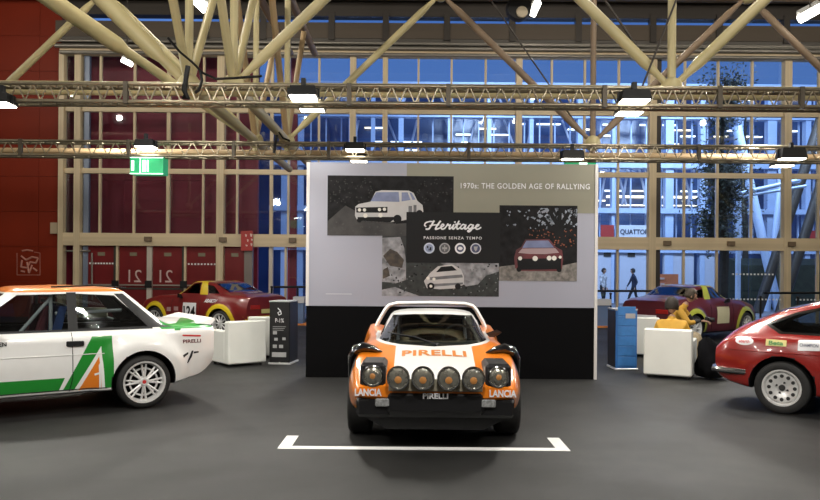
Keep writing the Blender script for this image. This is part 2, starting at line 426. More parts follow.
for (y0, y1, d) in ((83, 88, .3), (113, 118, .3), (160, 167, .4), (207, 212, .4), (246, 251, .3)):
    ubox('beam', pb, hall2, OX(270), OX(960), YO - d, YO + .2, OZ(y1), OZ(y0))
for px, wd in ((285, 8), (300, 5), (350, 4), (372, 4), (400, 5), (449, 5), (488, 4), (530, 4), (579, 6), (612, 3), (668, 8), (701, 5), (738, 6), (770, 9), (806, 5), (850, 8), (900, 6)):
    ubox('column', pb, hall2, OX(px - wd / 2), OX(px + wd / 2), YO - .15, YO + .25, 0, OZ(83))
for k in range(36):
    px = 292 + k * 15.5
    ubox('mullion', pb, hall2, OX(px), OX(px + 1.3), YO + .6, YO + .7, OZ(251), OZ(86))
rnd = random.Random(3)
for k in range(60):
    px = rnd.uniform(300, 830); py = rnd.choice([97, 104, 123, 128, 134, 142, 150, 180, 189, 199]); ln = rnd.uniform(6, 26)
    ubox('light_strip', lit if rnd.random() < .7 else warm, hall2, OX(px, YO + 2.2), OX(px + ln, YO + 2.2), YO + 2.15, YO + 2.25, OZ(py + .8, YO + 2.2), OZ(py - .5, YO + 2.2))
for (y0, y1) in ((194, 198), (203, 206), (176, 178)):
    ubox('light_strip', warm, hall2, OX(606, YO + 2), OX(700, YO + 2), YO + 1.9, YO + 2.1, OZ(y1 - 2, YO + 2), OZ(y0, YO + 2))
for k in range(9):    # white struts drawn in for lines reflected in the glass
    x = 606 + k * 11
    utube('strut', pw, hall2, P(x, 168, YO + 1.2), P(x + (9 if k % 2 else -6), 205, YO + 1.2), .07, 8)
for k in range(8):
    x = 350 + k * 29
    utube('strut', pw, hall2, P(x, 90, YO + 1.2), P(x + (14 if k % 2 else -10), 118, YO + 1.2), .06, 8)
    utube('strut', pw, hall2, P(x + 9, 120, YO + 1.4), P(x + (24 if k % 2 else 0), 160, YO + 1.4), .06, 8)
for (x0, x1) in ((596, 611), (619, 646), (663, 693), (700, 716)):
    ubox('pale_wall_panel', pw, hall2, OX(x0), OX(x1), YO - .1, YO + .1, 0, OZ(251))
ubox('red_sign_panel', mat('sign_red', (.42, .03, .025), .5), hall2, OX(598), OX(611), YO - .5, YO - .42, OZ(236), OZ(224))
sp_ = ubox('name_sign', mat('sign_white', (.72, .74, .8), .5), hall2, OX(613), OX(648), YO - .5, YO - .42, OZ(237), OZ(224))
bb = wloc(hall2)
text_obj('sign_lettering', 'QUATTOR', mat('sign_ink', (.03, .03, .06), .5), hall2, OX(645) - OX(617), .30, lambda u, v: Vector((OX(631) + u, YO - .53, OZ(231) + v)) - bb, bold=.02)
ubox('red_sign_panel', mat('sign_red', (.42, .03, .025), .5), hall2, OX(802), OX(840), YO - .5, YO - .42, OZ(240), OZ(228))
for (x, y) in ((607, 252), (631, 252)): ubox('door_sign', dk, hall2, OX(x - 4), OX(x + 3), YO - .16, YO - .1, OZ(y + 3), OZ(y - 1))
# brown sign board standing outside
t = tag(empty('sign_board', (OX(664, 29), 29, 0)), 'brown board with pale lettering standing outside the glass', 'sign')
ubox('board', mat('brown_board', (.75, .24, .11), .5), t, OX(651, 29), OX(678, 29), 28.95, 29.05, .35, OZ(272, 29))
ubox('printed_mark', mat('sign_pale', (.75, .55, .5), .5), t, OX(660, 29), OX(664, 29), 28.93, 28.95, OZ(291, 29), OZ(281, 29)); ubox('printed_mark', mat('sign_pale', (.75, .55, .5), .5), t, OX(656, 29), OX(664, 29), 28.93, 28.95, OZ(277.5, 29), OZ(275.5, 29))
ubox('leg', dk, t, OX(653, 29), OX(655, 29), 28.97, 29.03, -.02, .35); ubox('leg', dk, t, OX(674, 29), OX(676, 29), 28.97, 29.03, -.02, .35)
# dark diagonal struts outside at the right
for (a, b_, r, nm, m, lab) in (((814, 140), (760, 305), .20, 'diagonal_strut', dk, 'dark diagonal steel strut outside, nearer the tree'),
                       ((832, 150), (783, 303), .20, 'diagonal_strut', dk, 'dark diagonal steel strut outside, farther from the tree'),
                       ((748, 176), (776, 300), .19, 'raking_column', pb, 'pale blue raking column outside between tree and dark struts'),
                       ((782, 170), (768, 300), .14, 'raking_column', pb, 'slim pale blue raking column crossing the dark struts')):
    y = 30 if nm[0] == 'd' else 31.5
    A, B = P(*a, y), P(*b_, y); k = (A.z + .02) / (A.z - B.z); B2 = A + (B - A) * k
    t = tag(MB().path([B2, A + (A - B) * .4], r, 12).build(nm, m, smooth=40), lab, 'strut')
t = tag(empty('canopy_arm', (OX(745, 28.8), 28.8, 0)), 'blue steel canopy arm reaching out from the tree to the struts', 'canopy arm')
utube('arm', pb, t, P(738, 194, 28.8), P(800, 180, 28.8), .09); utube('arm', pb, t, P(738, 197, 28.8), P(806, 186, 28.8), .06)
x = OX(738, 28.8); utube('post', pb, t, (x, 28.8, -.02), (x, 28.8, OZ(193, 28.8)), .1)
# planting bed and tree
tag(MB().hull([(OX(733, 34), 33, -.02), (OX(840, 34), 33, -.02), (OX(840, 34), 35.2, -.02), (OX(733, 34), 35.2, -.02), (OX(736, 34), 33.3, 1.95), (OX(840, 34), 33.3, 2.0), (OX(840, 34), 35, 2.3), (OX(738, 34), 35, 2.3)]).build('hedge', mat('dark_hedge', (.014, .02, .012), .9, 0, .5, 4, bump=1, bscale=8)), 'dark clipped hedge outside below the diagonal struts', 'hedge')
def tree(px, y, top, label, spread, n, seed):
    rn = random.Random(seed); root = tag(empty('tree', (OX(px, y), y, 0)), label, 'tree')
    x0 = OX(px, y); H = OZ(top, y)
    bark = mat('tree_bark', (.03, .026, .022), .9, 0, .3, 6)
    m = MB().path([(x0, y, 0), (x0 + .1, y, H * .3), (x0 - .08, y, H * .6), (x0 + .05, y, H)], [.2, .16, .11, .03], 8)
    m.build('trunk', bark, root, 40, True)
    m = MB(); tips = []
    for k in range(26):
        h = H * rn.uniform(.3, .97); a = rn.uniform(0, 2 * pi); L = spread * rn.uniform(.5, 1) * (1.15 - h / H * .5)
        p = Vector((x0, y, h)); q = p + Vector((cos(a) * L, sin(a) * L, rn.uniform(-.1, .7)))
        m.path([p, (p + q) / 2 + Vector((0, 0, .15)), q], [.04, .028, .012], 5); tips += [p.lerp(q, t_) for t_ in (.5, .75, 1)]
    m.build('branches', bark, root, 40, True)
    m = MB()
    for k in range(n):
        c = rn.choice(tips) + Vector((rn.gauss(0, .28), rn.gauss(0, .28), rn.gauss(0, .32)))
        a = Vector((rn.gauss(0, 1), rn.gauss(0, 1), rn.gauss(0, 1))).normalized() * .085; b_ = a.orthogonal().normalized() * .04
        m.poly([c - a, c + b_, c + a, c - b_])
    tag(m.build('foliage', mat('dark_leaves', (.022, .032, .018), .6, 0, .4, 4), root, None, True), kind='stuff')
tree(722, 26.8, 75, 'dark leafy tree standing outside the right-hand glass', .75, 7000, 4)
tree(744, 36.3, 95, 'sparser tree with pale lit leaves outside behind the dark tree', .55, 900, 9)

# ------------------------------------------------------------------ roof space frame
rf = tag(empty('space_frame', (0, 13, 4.3)), 'cream painted tubular space frame carrying the hall roof', 'roof frame')
cr, br = TUBE(), BRTUBE()
ZN, ZA = 4.32, 7.45
NX = [-12.0, -9.7, -3.28, -2.62, 3.83, 10.3, 16.7]
def member(p, q, r, m, cone=True):
    p, q = Vector(p), Vector(q); d = (q - p).normalized(); L = (q - p).length
    if cone:
        MB().path([p, p + d * .30, p + d * .55, q - d * .55, q - d * .30, q], [r * .62, r * .62, r, r, r * .62, r * .62], 12).build('tube', m, rf, 40, True)
    else: utube('tube', m, rf, p, q, r, 12)
for row, (y, m, r) in enumerate(((10.9, cr, .082), (15.6, cr, .075))):
    mm = m
    for x in NX:
        nd = MB().ell((x, y, ZN), (.17, .17, .17), 12, 8); nd.build('node', m, rf, 50, True)
        member((x, y, ZN if row == 0 else 4.0), (x, y, ZA + .5), .062, br if (row == 1 and x > 3) else m, False)
    for a, b_ in zip(NX[:-1], NX[1:]):
        utube('chord', m if row == 0 else mat('tan_tube_paint', (.40, .28, .15), .45, 0, .1, 2), rf, (a, y, ZN - .06 if row == 0 else 4.06), (b_, y, ZN - .06 if row == 0 else 4.06), .105 if row == 0 else .07, 12)
        if b_ - a < 1 or b_ - a < 3: continue
        ap = ((a + b_) / 2, y, ZA)
        left = m if not (row == 1 and a > 3) else br
        member((a, y, ZN), ap, r, br if (row == 1 and a > 3) else m)
        if not (row == 0 and b_ == -3.28): member((b_, y, ZN), ap, r, br if (row == 1 and b_ > 3) else m)
        MB().ell(ap, (.17, .17, .17), 12, 8).build('node', m, rf, 50, True)
    utube('chord', br, rf, (-16, y, ZA), (17, y, ZA), .11, 12)
# thick end tubes rising over the stand at the left
def thick_t(p, q, r, k):
    p, q = Vector(p), Vector(q); d = (q - p).normalized()
    MB().path([p, p + d * k, p + d * (k + .18), q], [r * .6, r * .6, r, r], 14).build('tube', cr, rf, 40, True)
thick_t((-3.28, 10.9, ZN), (-6.55, 10.9, 7.5), .125, .55)
thick_t((-3.25, 15.6, ZN), (-7.35, 11.6, 6.95), .15, 3.1)
for x in (-3.28, -2.62):
    for (y0, y1) in ((10.9, 8.5), (10.9, 13.25), (15.6, 13.25), (15.6, 18)):
        member((x, y0, ZN), (x, y1, ZA), .065, cr if y0 < 12 else mat('tan_tube_paint', (.40, .28, .15), .45, 0, .1, 2), False)
    utube('chord', cr, rf, (x, 10.9, ZN), (x, 20, ZN), .09, 12)
    utube('chord', br, rf, (x, 6, ZA), (x, 20, ZA), .09, 12)
for y in (10.9, 15.6): utube('brace_cable', dk, rf, (1.5, y + .1, 7.6), (3.8, y + .1, ZN), .018, 6)
utube('brace_cable', dk, rf, (4.6, 10.7, 7.6), (3.3, 10.7, 4.2), .015, 6)
# roof purlins near the glass
for k, y in enumerate((8, 12, 16, 18.5, 20.5, 22, 23.2)):
    t = tag(ubox('trim_%d' % (k + 3), mat('purlin_brown', (.07, .055, .042), .6, 0, .2, 1), None, XL, XR, y - .1, y + .1, 10.1, 10.6), 'brown steel purlin under the roof deck', None, 'roof purlins', 'structure')

# ------------------------------------------------------------------ lighting trusses
def truss(y, pyt, pyb, x0, x1, pitch, label, seg):
    zt, zb = P(0, pyt, y).z, P(0, pyb, y).z; al = ALU(); d = zt - zb
    root = tag(empty('lighting_truss', ((x0 + x1) / 2, y, zb)), label, 'truss')
    for yy in (y, y + d):
        for z in (zt, zb): utube('chord', al, root, (x0, yy, z), (x1, yy, z), .028, 10)
    n = int((x1 - x0) / pitch)
    for i in range(n):
        a = x0 + i * pitch
        utube('brace', al, root, (a, y, zb), (a + pitch / 2, y, zt), .012, 6); utube('brace', al, root, (a + pitch / 2, y, zt), (a + pitch, y, zb), .012, 6)
    m = MB()
    for i in range(n):
        a = x0 + i * pitch
        for (q0, q1) in (((a, y, zt), (a + pitch / 2, y + d, zt)), ((a + pitch / 2, y + d, zt), (a + pitch, y, zt)), ((a, y, zb), (a + pitch / 2, y + d, zb)), ((a + pitch / 2, y + d, zb), (a + pitch, y, zb))):
            m.tube(q0, q1, .010, 5)
    m.build('cross_lacing', al, root, 40, True)['kind'] = 'stuff'
    for px in seg:
        x = P(px, 0, y).x
        ubox('coupler', mat('dark_coupler', (.09, .075, .055), .5, .5), root, x - .03, x + .03, y - .045, y + .03, zb - .03, zt + .03)
    return zt, zb
Y1, Y2 = 10.2, 14.4
T1 = truss(Y1, 83, 100.5, -6.4, 6.6, .215, 'aluminium lighting truss above the printed wall', (127, 350, 449, 605, 802, 720))
T2 = truss(Y2, 140.5, 154.5, -8.6, 8.9, .30, 'slimmer looking aluminium lighting truss hung beyond the printed wall', (22, 130, 235, 330, 470, 700))
for (a, b_, y, k) in (((350, 449, Y1, 0)), ):
    pass
# black cables slung on the front truss
def cable(pts, y, r, label):
    t = tag(MB().path([P(a, b_, y) for a, b_ in pts], r, 6).build('cable', BLACK(), smooth=60), label, 'cable')
cable([(168, 38), (180, 52), (192, 62), (203, 73), (216, 79), (236, 78), (262, 76)], 10.1, .018, 'black cable sagging along the tubes over the front truss')
cable([(188, 66), (186, 78), (184, 90), (188, 99), (183, 97)], 10.145, .035, 'thick black strap looped over the front truss')
cable([(200, 70), (202, 80), (199, 90), (195, 93)], 10.1, .02, 'thin black strap hanging on the front truss by the thick one')
cable([(277, 135), (275, 145), (274, 153)], 14.3, .03, 'black strap hanging on the rear truss')
cable([(262, 112), (272, 122), (283, 138), (290, 141)], 14.3, .02, 'black cable sagging down to the rear truss')

# ------------------------------------------------------------------ floodlights on the trusses, exit signs, tube lights
lens = mat('lamp_lens', (1, .95, .85), .4, emit=14, ecol=(1, .94, .80))
def flood(px, py, wpx, hpx, y, label, power=90, tilt=0, tgt=None):
    c = P(px, py, y); s = y / F; W = wpx * s; H = max(.12, hpx * s)
    root = tag(empty('floodlight', (c.x, y, c.z - H * .5)), label, 'floodlight', 'floodlights on the trusses')
    ta = R(tilt); rt = Matrix.Rotation(-ta, 4, 'X')
    def T(v): return tuple(c + (rt @ Vector(v)))
    D = .15
    m = MB(); m.hull([T(v) for v in [(sx * W / 2, sy * D, -.02) for sx in (-1, 1) for sy in (-1, 1)] + [(sx * W * .42, sy * D * .8, H * .95) for sx in (-1, 1) for sy in (-1, 1)]])
    m.build('housing', BLACK(), root, None, True)
    m = MB(); m.hull([T((sx * W * .44, sy * D * .9, zz)) for sx in (-1, 1) for sy in (-1, 1) for zz in (-.035, -.015)])
    m.build('lens', lens, root, None, True)
    m = MB()
    for sx in (-1, 1): m.bx(c.x + sx * W * .52 - .012, c.x + sx * W * .52 + .012, y - .03, y + .03, c.z - .02, c.z + H * .8)
    m.bx(c.x - W * .52, c.x + W * .52, y - .03, y + .03, c.z + H * .78, c.z + H * .86); m.bx(c.x - .03, c.x + .03, y - .04, y + .04, c.z + H * .8, c.z + H * .8 + .14)
    m.build('yoke', BLACK(), root, None, True)
    if y not in (Y1 - .1, Y2 - .1): utube('hanger', BLACK(), root, (c.x, y, c.z + H * .8), (c.x, y, 4.3), .015)
    if power:
        tg = tgt or (c.x * .9, y - 3, 0)
        area('flood_and_fill_beam', tuple(c + Vector((0, -.05, -.10))), power * .36, .35, (1, .96, .88), tg, .25, R(140))
flood(303.5, 96, 29, 9, Y1 - .1, 'black floodlight under the front truss above the left end of the printed wall', 170, 2, (-3, 8.5, 0))
flood(312, 108, 26, 5, 10.9, 'floodlight behind the front truss, beyond the lamp above the wall left end', 60)
flood(634, 100, 30, 9, Y1 - .1, 'black floodlight under the front truss above the right end of the printed wall', 170, 2, (3.4, 8, 0))
flood(629, 112, 26, 5, 10.9, 'floodlight behind the front truss, beyond the lamp above the wall right end', 60)
flood(572, 158, 22, 8, Y2 - .1, 'black floodlight under the rear truss beside the small green sign', 60, -4)
flood(791, 158, 26, 10, Y2 - .1, 'black floodlight under the rear truss above the red car', 90)
flood(782, 165, 20, 4, 15.6, 'floodlight beyond the rear truss above the red car', 40)
flood(355, 149, 20, 6, Y2 - .1, 'floodlight under the rear truss over the printed wall', 60)
flood(359, 160, 18, 4, 15.6, 'small floodlight beyond the rear truss over the printed wall', 30)
flood(146, 146, 20, 6, Y2 - .1, 'floodlight under the rear truss over the green exit sign', 70)
flood(2, 103, 22, 7, Y1 - .1, 'floodlight under the front truss before the red clad wall', 170, 2, (-4, 8, 0))
# added fill lights without fixtures, aimed at the cars and the seating
for (x, y, tg, pw_) in ((0.3, 3.2, (.3, 8, .6), 260), (-4.2, 4.0, (-3.8, 8.6, .6), 260), (4.6, 4.0, (4.3, 8.4, .6), 220), (-5, 11.5, (-3.5, 13, 0), 120), (5, 11.5, (4, 13, 0), 120), (-6, 15, (-5.5, 19, .5), 160), (7, 14.5, (6.5, 17.5, .5), 160)):
    area('flood_and_fill_beam', (x, y, 4.6), pw_ * .42, .35, (1, .96, .90), tg)
# tube lights
def tube_light(a, b_, y, label, r=.09):
    A, B = P(*a, y), P(*b_, y)
    root = tag(empty('tube_light', tuple((A + B) / 2)), label, 'tube light', 'tube lights in the roof')
    d = (B - A).normalized()
    MB().path([A, B], r, 10).build('tube', mat('tube_glow', (1, 1, .95), .4, emit=8, ecol=(1, .98, .9)), root, 50, True)
    MB().path([A + Vector((0, .05, .1)), B + Vector((0, .05, .1))], r, 4).build('housing', mat('pale_housing', (.5, .5, .48), .5), root, None, True)
    utube('hanger', dk, root, (A + B) / 2 + Vector((0, 0, .1)), ((A + B) / 2).xy.to_3d() + Vector((0, 0, 10.6)), .015)
tube_light((194, -2), (206, 9), 13, 'slanting white tube light beside the cream tubes of the roof')
tube_light((538, 2), (532, 15), 17.5, 'white tube light beside the hanging speaker in the roof')
tube_light((800, 19), (820, 8), 15, 'slanting white tube light above the brown tubes of the roof')
tube_light((122, 60), (132, 65), 21, 'small slanting lamp glinting before the wine red glass', .06)
sp = tag(empty('loudspeaker', tuple(P(522, 8, 16))), 'round black loudspeaker hung in the roof beside a tube light', 'speaker')
c = P(519, 8, 16)
MB().lathe([(0, -.1), (.26, -.08), (.28, .1), (.2, .25), (.08, .3), (0, .3)], c, 'y', 16).build('case', BLACK(), sp, 40, True)
MB().lathe([(0, -.14), (.12, -.13), (.13, -.09), (0, -.09)], c - Vector((-.05, 0, .12)), 'y', 14).build('cone', mat('speaker_cone', (.45, .38, .27), .5), sp, 40, True)
utube('hanger', dk, sp, c + Vector((0, .1, .1)), (c.x, c.y + .1, 10.6), .03)
# exit signs
ex = tag(empty('exit_sign', tuple(P(147, 175, 14.9))), 'green lit box shaped exit sign hanging under the rear truss', 'exit sign')
A = P(147.5, 166, 14.6); s = 14.6 / F
MB().bx(A.x - 16.5 * s, A.x + 16.5 * s, 14.55, 14.85, A.z - 8.5 * s, A.z + 8.5 * s).build('box', mat('exit_green', (.02, .36, .14), .4, emit=.35, ecol=(.02, .42, .16)), ex, None, True)
m = MB()
for (a, b_) in ((-9, -5.5), (-4.3, -3)): m.bx(A.x + (a + 5) * s, A.x + (b_ + 5) * s, 14.535, 14.55, A.z - 6 * s, A.z + 5.5 * s)
m.bx(A.x - 15 * s, A.x - 12.5 * s, 14.535, 14.55, A.z - 5 * s, A.z + 5 * s)
m.bx(A.x - 16.5 * s, A.x + 16.5 * s, 14.535, 14.55, A.z + 7.6 * s, A.z + 8.5 * s); m.bx(A.x - 16.5 * s, A.x + 16.5 * s, 14.535, 14.55, A.z - 8.5 * s, A.z - 7.6 * s); m.bx(A.x - 6.6 * s, A.x - 5.8 * s, 14.535, 14.55, A.z - 8 * s, A.z + 8 * s)
m.build('pictogram', mat('exit_white', (.7, .9, .75), .4, emit=1.4, ecol=(.75, 1, .85)), ex, None, True)
utube('hanger', dk, ex, (A.x - .2, 14.68, A.z + 8 * s), (A.x - .2, 14.68, T2[1] + .02), .012); utube('hanger', dk, ex, (A.x + .2, 14.68, A.z + 8 * s), (A.x + .2, 14.68, T2[1] + .02), .012)
e2 = tag(empty('exit_sign', tuple(P(578, 165, 13))), 'small green lit sign under the rear truss at the printed wall right end', 'exit sign')
A = P(580, 164.5, 15.6); s = 15.6 / F
MB().bx(A.x - 15 * s, A.x + 15 * s, 15.5, 15.7, A.z - 3 * s, A.z + 3 * s).build('box', mat('exit_green', (.02, .36, .14), .4), e2, None, True)
MB().bx(A.x - 2 * s, A.x + 6 * s, 15.48, 15.5, A.z - 1.2 * s, A.z + 1.8 * s).build('pictogram', mat('exit_white', (.7, .9, .75)), e2, None, True)
utube('hanger', dk, e2, (A.x, 15.6, A.z), (A.x, 15.6, 4.3), .012)
# ------------------------------------------------------------------ printed display wall
YW = 11.1
def WX(px): return (px - 410) / F * YW
def WZ(py): return EYE + (HZ - py) / F * YW
pwall = tag(empty('display_wall', (WX(451), YW + .15, 0)), 'freestanding display wall printed with rally photographs above a black plinth', 'display wall')
PB = wloc(pwall)
ubox('plinth', mat('black_plinth', (.0035, .0035, .004), .9, spec=.08), pwall, WX(306.5), WX(596), YW, YW + .3, 0, WZ(306.5))
lav = mat('lavender_grey_print', (.315, .32, .38), .45, 0, .04, 1); olv = mat('olive_print', (.235, .225, .165), .45, 0, .04, 1)
ubox('panel', lav, pwall, WX(309), WX(594.5), YW + .004, YW + .3, WZ(306.5), WZ(163))
ubox('edge_trim', mat('edge_white', (.62, .60, .58), .4), pwall, WX(306), WX(309), YW - .01, YW + .31, WZ(306.5), WZ(163))
ubox('edge_trim', mat('edge_white', (.62, .60, .58), .4), pwall, WX(594.5), WX(597.5), YW - .01, YW + .31, WZ(378), WZ(163))
LAY = [0]
def wp(px, py, lay): return Vector(((px - 410) / F * YW, YW + .003 - lay * .0012, EYE + (HZ - py) / F * YW))
def flat(name, polys, m, lay, parent=pwall):
    q = MB()
    for pl in polys: q.poly([wp(x, y, lay) for x, y in pl])
    return q.build(name, m, parent, None, True)
def rect(a, b, c, d): return [(a, b), (c, b), (c, d), (a, d)]
def circ(x, y, r, n=14, k=1.): return [(x + r * cos(2 * pi * i / n), y + r * k * sin(2 * pi * i / n)) for i in range(n)]
flat('olive_field', [rect(406, 163.2, 594.5, 212)], olv, 1)
blk = mat('print_black', (.008, .008, .009), .6, 0, .3, 3, spec=.2)
ph_night = mat('print_night', (.0075, .007, .008), .6, 0, .8, 9, spec=.2)
gravel = mat('print_gravel', (.17, .155, .14), .5, 0, .5, 14); snow = mat('print_snow', (.22, .22, .235), .5, 0, .6, 9); scrub = mat('print_scrub', (.014, .017, .016), .5, 0, .8, 12)
cw = mat('print_car_white', (.48, .47, .47), .5, 0, .1, 4); cbl = mat('print_windscreen', (.16, .19, .33), .4, 0, .2, 6); cgr = mat('print_grey', (.13, .13, .14), .5, 0, .3, 8)
crd = mat('print_dark_red', (.10, .014, .018), .5, 0, .4, 5); por = mat('print_orange_people', (.26, .07, .025), .5, 0, .6, 12); psk = mat('print_sky', (.26, .29, .35), .5, 0, .3, 6)
def specks(seed, n, x0, y0, x1, y1, r):
    rn = random.Random(seed); out = []
    for _ in range(n):
        x, y = rn.uniform(x0, x1), rn.uniform(y0, y1)
        out.append([(min(x1, max(x0, x + rn.uniform(.3, 1) * r * cos(a + rn.uniform(-.5, .5)))), min(y1, max(y0, y + rn.uniform(.3, 1) * r * sin(a)))) for a in (0, 1.57, 3.14, 4.71)])
    return out
# photograph of a pale saloon rallying at night
p1 = flat('photo_print', [rect(327, 176, 453, 236)], ph_night, 2)
flat('road', [[(327, 222), (345, 206), (356, 212), (395, 224), (418, 222), (453, 228), (453, 236), (327, 236)]], mat('print_dirt', (.028, .025, .024), .5, 0, .5, 6), 3, p1)
flat('car_body', [[(355, 207), (358, 204.5), (370, 202), (375, 192), (381, 190.5), (408, 190.7), (413, 193), (417, 201), (422, 205), (423, 212), (420, 217), (400, 221), (390, 222.5), (357, 221), (354.5, 216)]], cw, 4, p1)
flat('windscreen', [[(370, 201.5), (375.5, 192.6), (398, 192), (399, 202)], [(401, 192.5), (407, 192.3), (410, 200), (401, 201.5)], [(408.8, 192.5), (411, 193), (415, 199.5), (412, 200)]], cbl, 5, p1)
flat('grille', [[(355.5, 208), (387, 207), (387, 213), (356, 213)], [(357, 217.5), (396, 217), (390, 222.5), (358, 221)]], blk, 5, p1)
flat('headlamps', [circ(359, 210.3, 1.7), circ(364, 210.3, 1.7), circ(379, 209.8, 1.7), circ(384, 209.5, 1.7), circ(365, 216, 2.2), circ(380, 215.5, 2.2)], mat('print_lamp', (.7, .68, .62), .5), 6, p1)
flat('wheels', [circ(397, 219, 4.2), circ(419, 213, 3.2), circ(359, 220.5, 2.5)], blk, 6, p1)
flat('side_decals', [rect(408, 206, 411.5, 213), rect(413, 205, 416, 212)], cgr, 6, p1)
tag(flat('undergrowth', specks(41, 60, 329, 178, 372, 204, 1.3) + specks(42, 40, 416, 178, 452, 204, 1.3), mat('print_undergrowth', (.017, .016, .015), .6, 0, .5, 9), 3.2, p1), kind='stuff')
tag(flat('ruts', specks(43, 50, 329, 214, 452, 235, 1.5), mat('print_ruts', (.045, .041, .039), .6), 3.4, p1), kind='stuff')
# photograph of a car in snow
p2 = flat('photo_print', [rect(382, 235, 499, 296)], scrub, 2)
flat('snow', [[(382, 238), (400, 237), (404, 248), (406, 262), (406, 280), (397, 283), (382, 282)], [(440, 262.5), (498.8, 262.5), (498.8, 271), (486, 275), (478, 284), (466, 286), (452, 270)], [(382, 290), (395, 287), (408, 292), (420, 296), (382, 296)]], snow, 3, p2)
flat('bushes', [[(383, 256), (390, 249), (397, 252), (404, 260), (402, 268), (390, 266)], [(383, 270), (388, 267), (390, 276), (383, 279)]], mat('print_brown', (.045, .032, .022), .5, 0, .6, 12), 4, p2)
flat('car_body', [[(424, 281), (430, 273), (438, 266), (452, 264), (461, 269), (464, 276), (464, 284), (455, 288), (440, 289), (427, 288)]], cw, 4, p2)
flat('windscreen', [[(436, 272), (441, 266.5), (452, 265.5), (457, 270)]], blk, 5, p2)
flat('side_shade', [[(430, 277), (462, 274), (463, 277), (430, 280)], [(427, 284), (463, 282), (463, 284), (428, 287)]], cgr, 5, p2)
flat('wheels', [circ(431, 286, 3.6), circ(458, 286, 3)], blk, 6, p2)
flat('headlamps', [circ(428, 278, 1.6), circ(434, 279, 1.6), circ(431, 286, 1.5)], mat('print_lamp', (.7, .68, .62), .5), 7, p2)
tag(flat('stones', specks(51, 60, 384, 266, 498, 295, 1.3), mat('print_stone', (.14, .14, .15), .6), 3.3, p2), kind='stuff')
tag(flat('dark_tufts', specks(52, 60, 383, 237, 498, 295, 1.6), blk, 3.6, p2), kind='stuff')
# photograph of a dark red coupe among spectators
p3 = flat('photo_print', [rect(499, 204.5, 577, 280)], ph_night, 2)
flat('sky_gaps', specks(31, 50, 506, 208, 577, 228, 1.6) + specks(34, 30, 536, 207, 577, 224, 3.6), psk, 3, p3)
tag(flat('twigs', specks(32, 70, 501, 206, 576, 236, 1.8), blk, 3.5, p3), kind='stuff')
tag(flat('crowd', specks(33, 46, 528, 228, 576, 246, 1.3), por, 4.4, p3), kind='stuff')
flat('tree', [[(551, 240), (555, 224), (548, 212), (552, 211), (557, 219), (558, 206), (562, 206), (561, 219), (567, 210), (570, 212), (563, 225), (564, 242)]], blk, 4, p3)
flat('gravel', [[(499.2, 266), (514, 264), (564, 264), (577, 261), (577, 280), (499.2, 280)]], gravel, 3, p3)
flat('car_body', [[(514, 257), (516, 249), (521, 246), (525, 238.5), (549, 238), (556, 246), (562, 249), (563, 258), (562, 268), (557, 270), (520, 270), (515, 267)]], crd, 5, p3)
flat('windscreen', [[(522, 247), (526, 239.8), (548, 239.4), (554, 246.5)]], cbl, 6, p3)
flat('bonnet_shine', [[(518, 252), (522, 247.6), (555, 247), (559, 251.5), (545, 253), (530, 253)]], mat('print_pale_red', (.34, .24, .25), .5), 6, p3)
flat('grille', [[(517, 258), (561, 257), (561, 268), (518, 269)]], blk, 6, p3)
flat('headlamps', [circ(520, 257.5, 2), circ(535, 257.5, 2.6), circ(549, 257, 2.4), circ(554, 257, 2.4), circ(560, 256, 1.5)], mat('print_lamp', (.7, .68, .62), .5), 7, p3)
flat('wheels', [circ(519, 268.5, 2.5), circ(559, 268.5, 2.5)], blk, 7, p3)
# black title field with lettering
tf = flat('title_field', [rect(406, 212, 500, 262.5)], mat('title_black', (.011, .011, .012), .6, spec=.2), 8)
def wtext(t, cx, cy, wpx, hpx, lay, nm='lettering', parent=pwall, m=None, **k):
    s = YW / F
    return text_obj(nm, t, m or mat('letter_white', (.78, .78, .80), .5), parent, wpx * s, hpx * s, lambda u, v: wp(cx, cy, lay) + Vector((u, 0, v)) - PB, **k)
wtext('1970s: THE GOLDEN AGE OF RALLYING', 524.5, 185.3, 129, 5.6, 9, spacing=1.12, bold=.012)
wtext('PASSIONE SENZA TEMPO', 452.5, 237.6, 58, 2.8, 10, spacing=1.3, bold=.012)
flat('small_print_line', [rect(326, 294.1, 352, 294.9)], mat('small_print_pale', (.5, .5, .55), .5), 3)
# script word drawn as brush strokes
q = MB(); SQ = [0]
def stroke(pts, w=1.25):
    n = len(pts); out = []
    for i in range(n - 1):     # Catmull-Rom
        p0, p1_, p2_, p3_ = [Vector(pts[max(0, min(n - 1, i + k))]) for k in (-1, 0, 1, 2)]
        for t in (0, .25, .5, .75):
            out.append(.5 * (2 * p1_ + (p2_ - p0) * t + (2 * p0 - 5 * p1_ + 4 * p2_ - p3_) * t * t + (3 * p1_ - p0 - 3 * p2_ + p3_) * t ** 3))
    out.append(Vector(pts[-1]))
    for a, b in zip(out[:-1], out[1:]):
        d = b - a
        if d.length < 1e-6: continue
        e = d.normalized() * w * .3; nn = Vector((-d.y, d.x)).normalized() * w * .5
        SQ[0] += .03; LY = 10 + SQ[0]
        q.poly([wp(*(a - e + nn), LY), wp(*(b + e + nn), LY), wp(*(b + e - nn), LY), wp(*(a - e - nn), LY)])
hx = [(425.5, 224.5), (424.3, 227), (426.5, 228.5), (430, 227.5), (433, 223.5), (435, 220.8), (433, 224), (431, 228.5)]
stroke([(425.6, 226.4), (424.2, 225), (425.6, 222.6), (429.5, 221.4), (433, 221.6)], 1.3); stroke([(433.6, 220.8), (431.4, 224.5), (428.6, 228.6), (425.8, 229)], 1.7)
stroke([(440, 221), (437, 225), (435.2, 228.8), (437.5, 228.6)], 1.7); stroke([(429.5, 225.6), (434, 224.8), (438.5, 224.7)], 1.2)
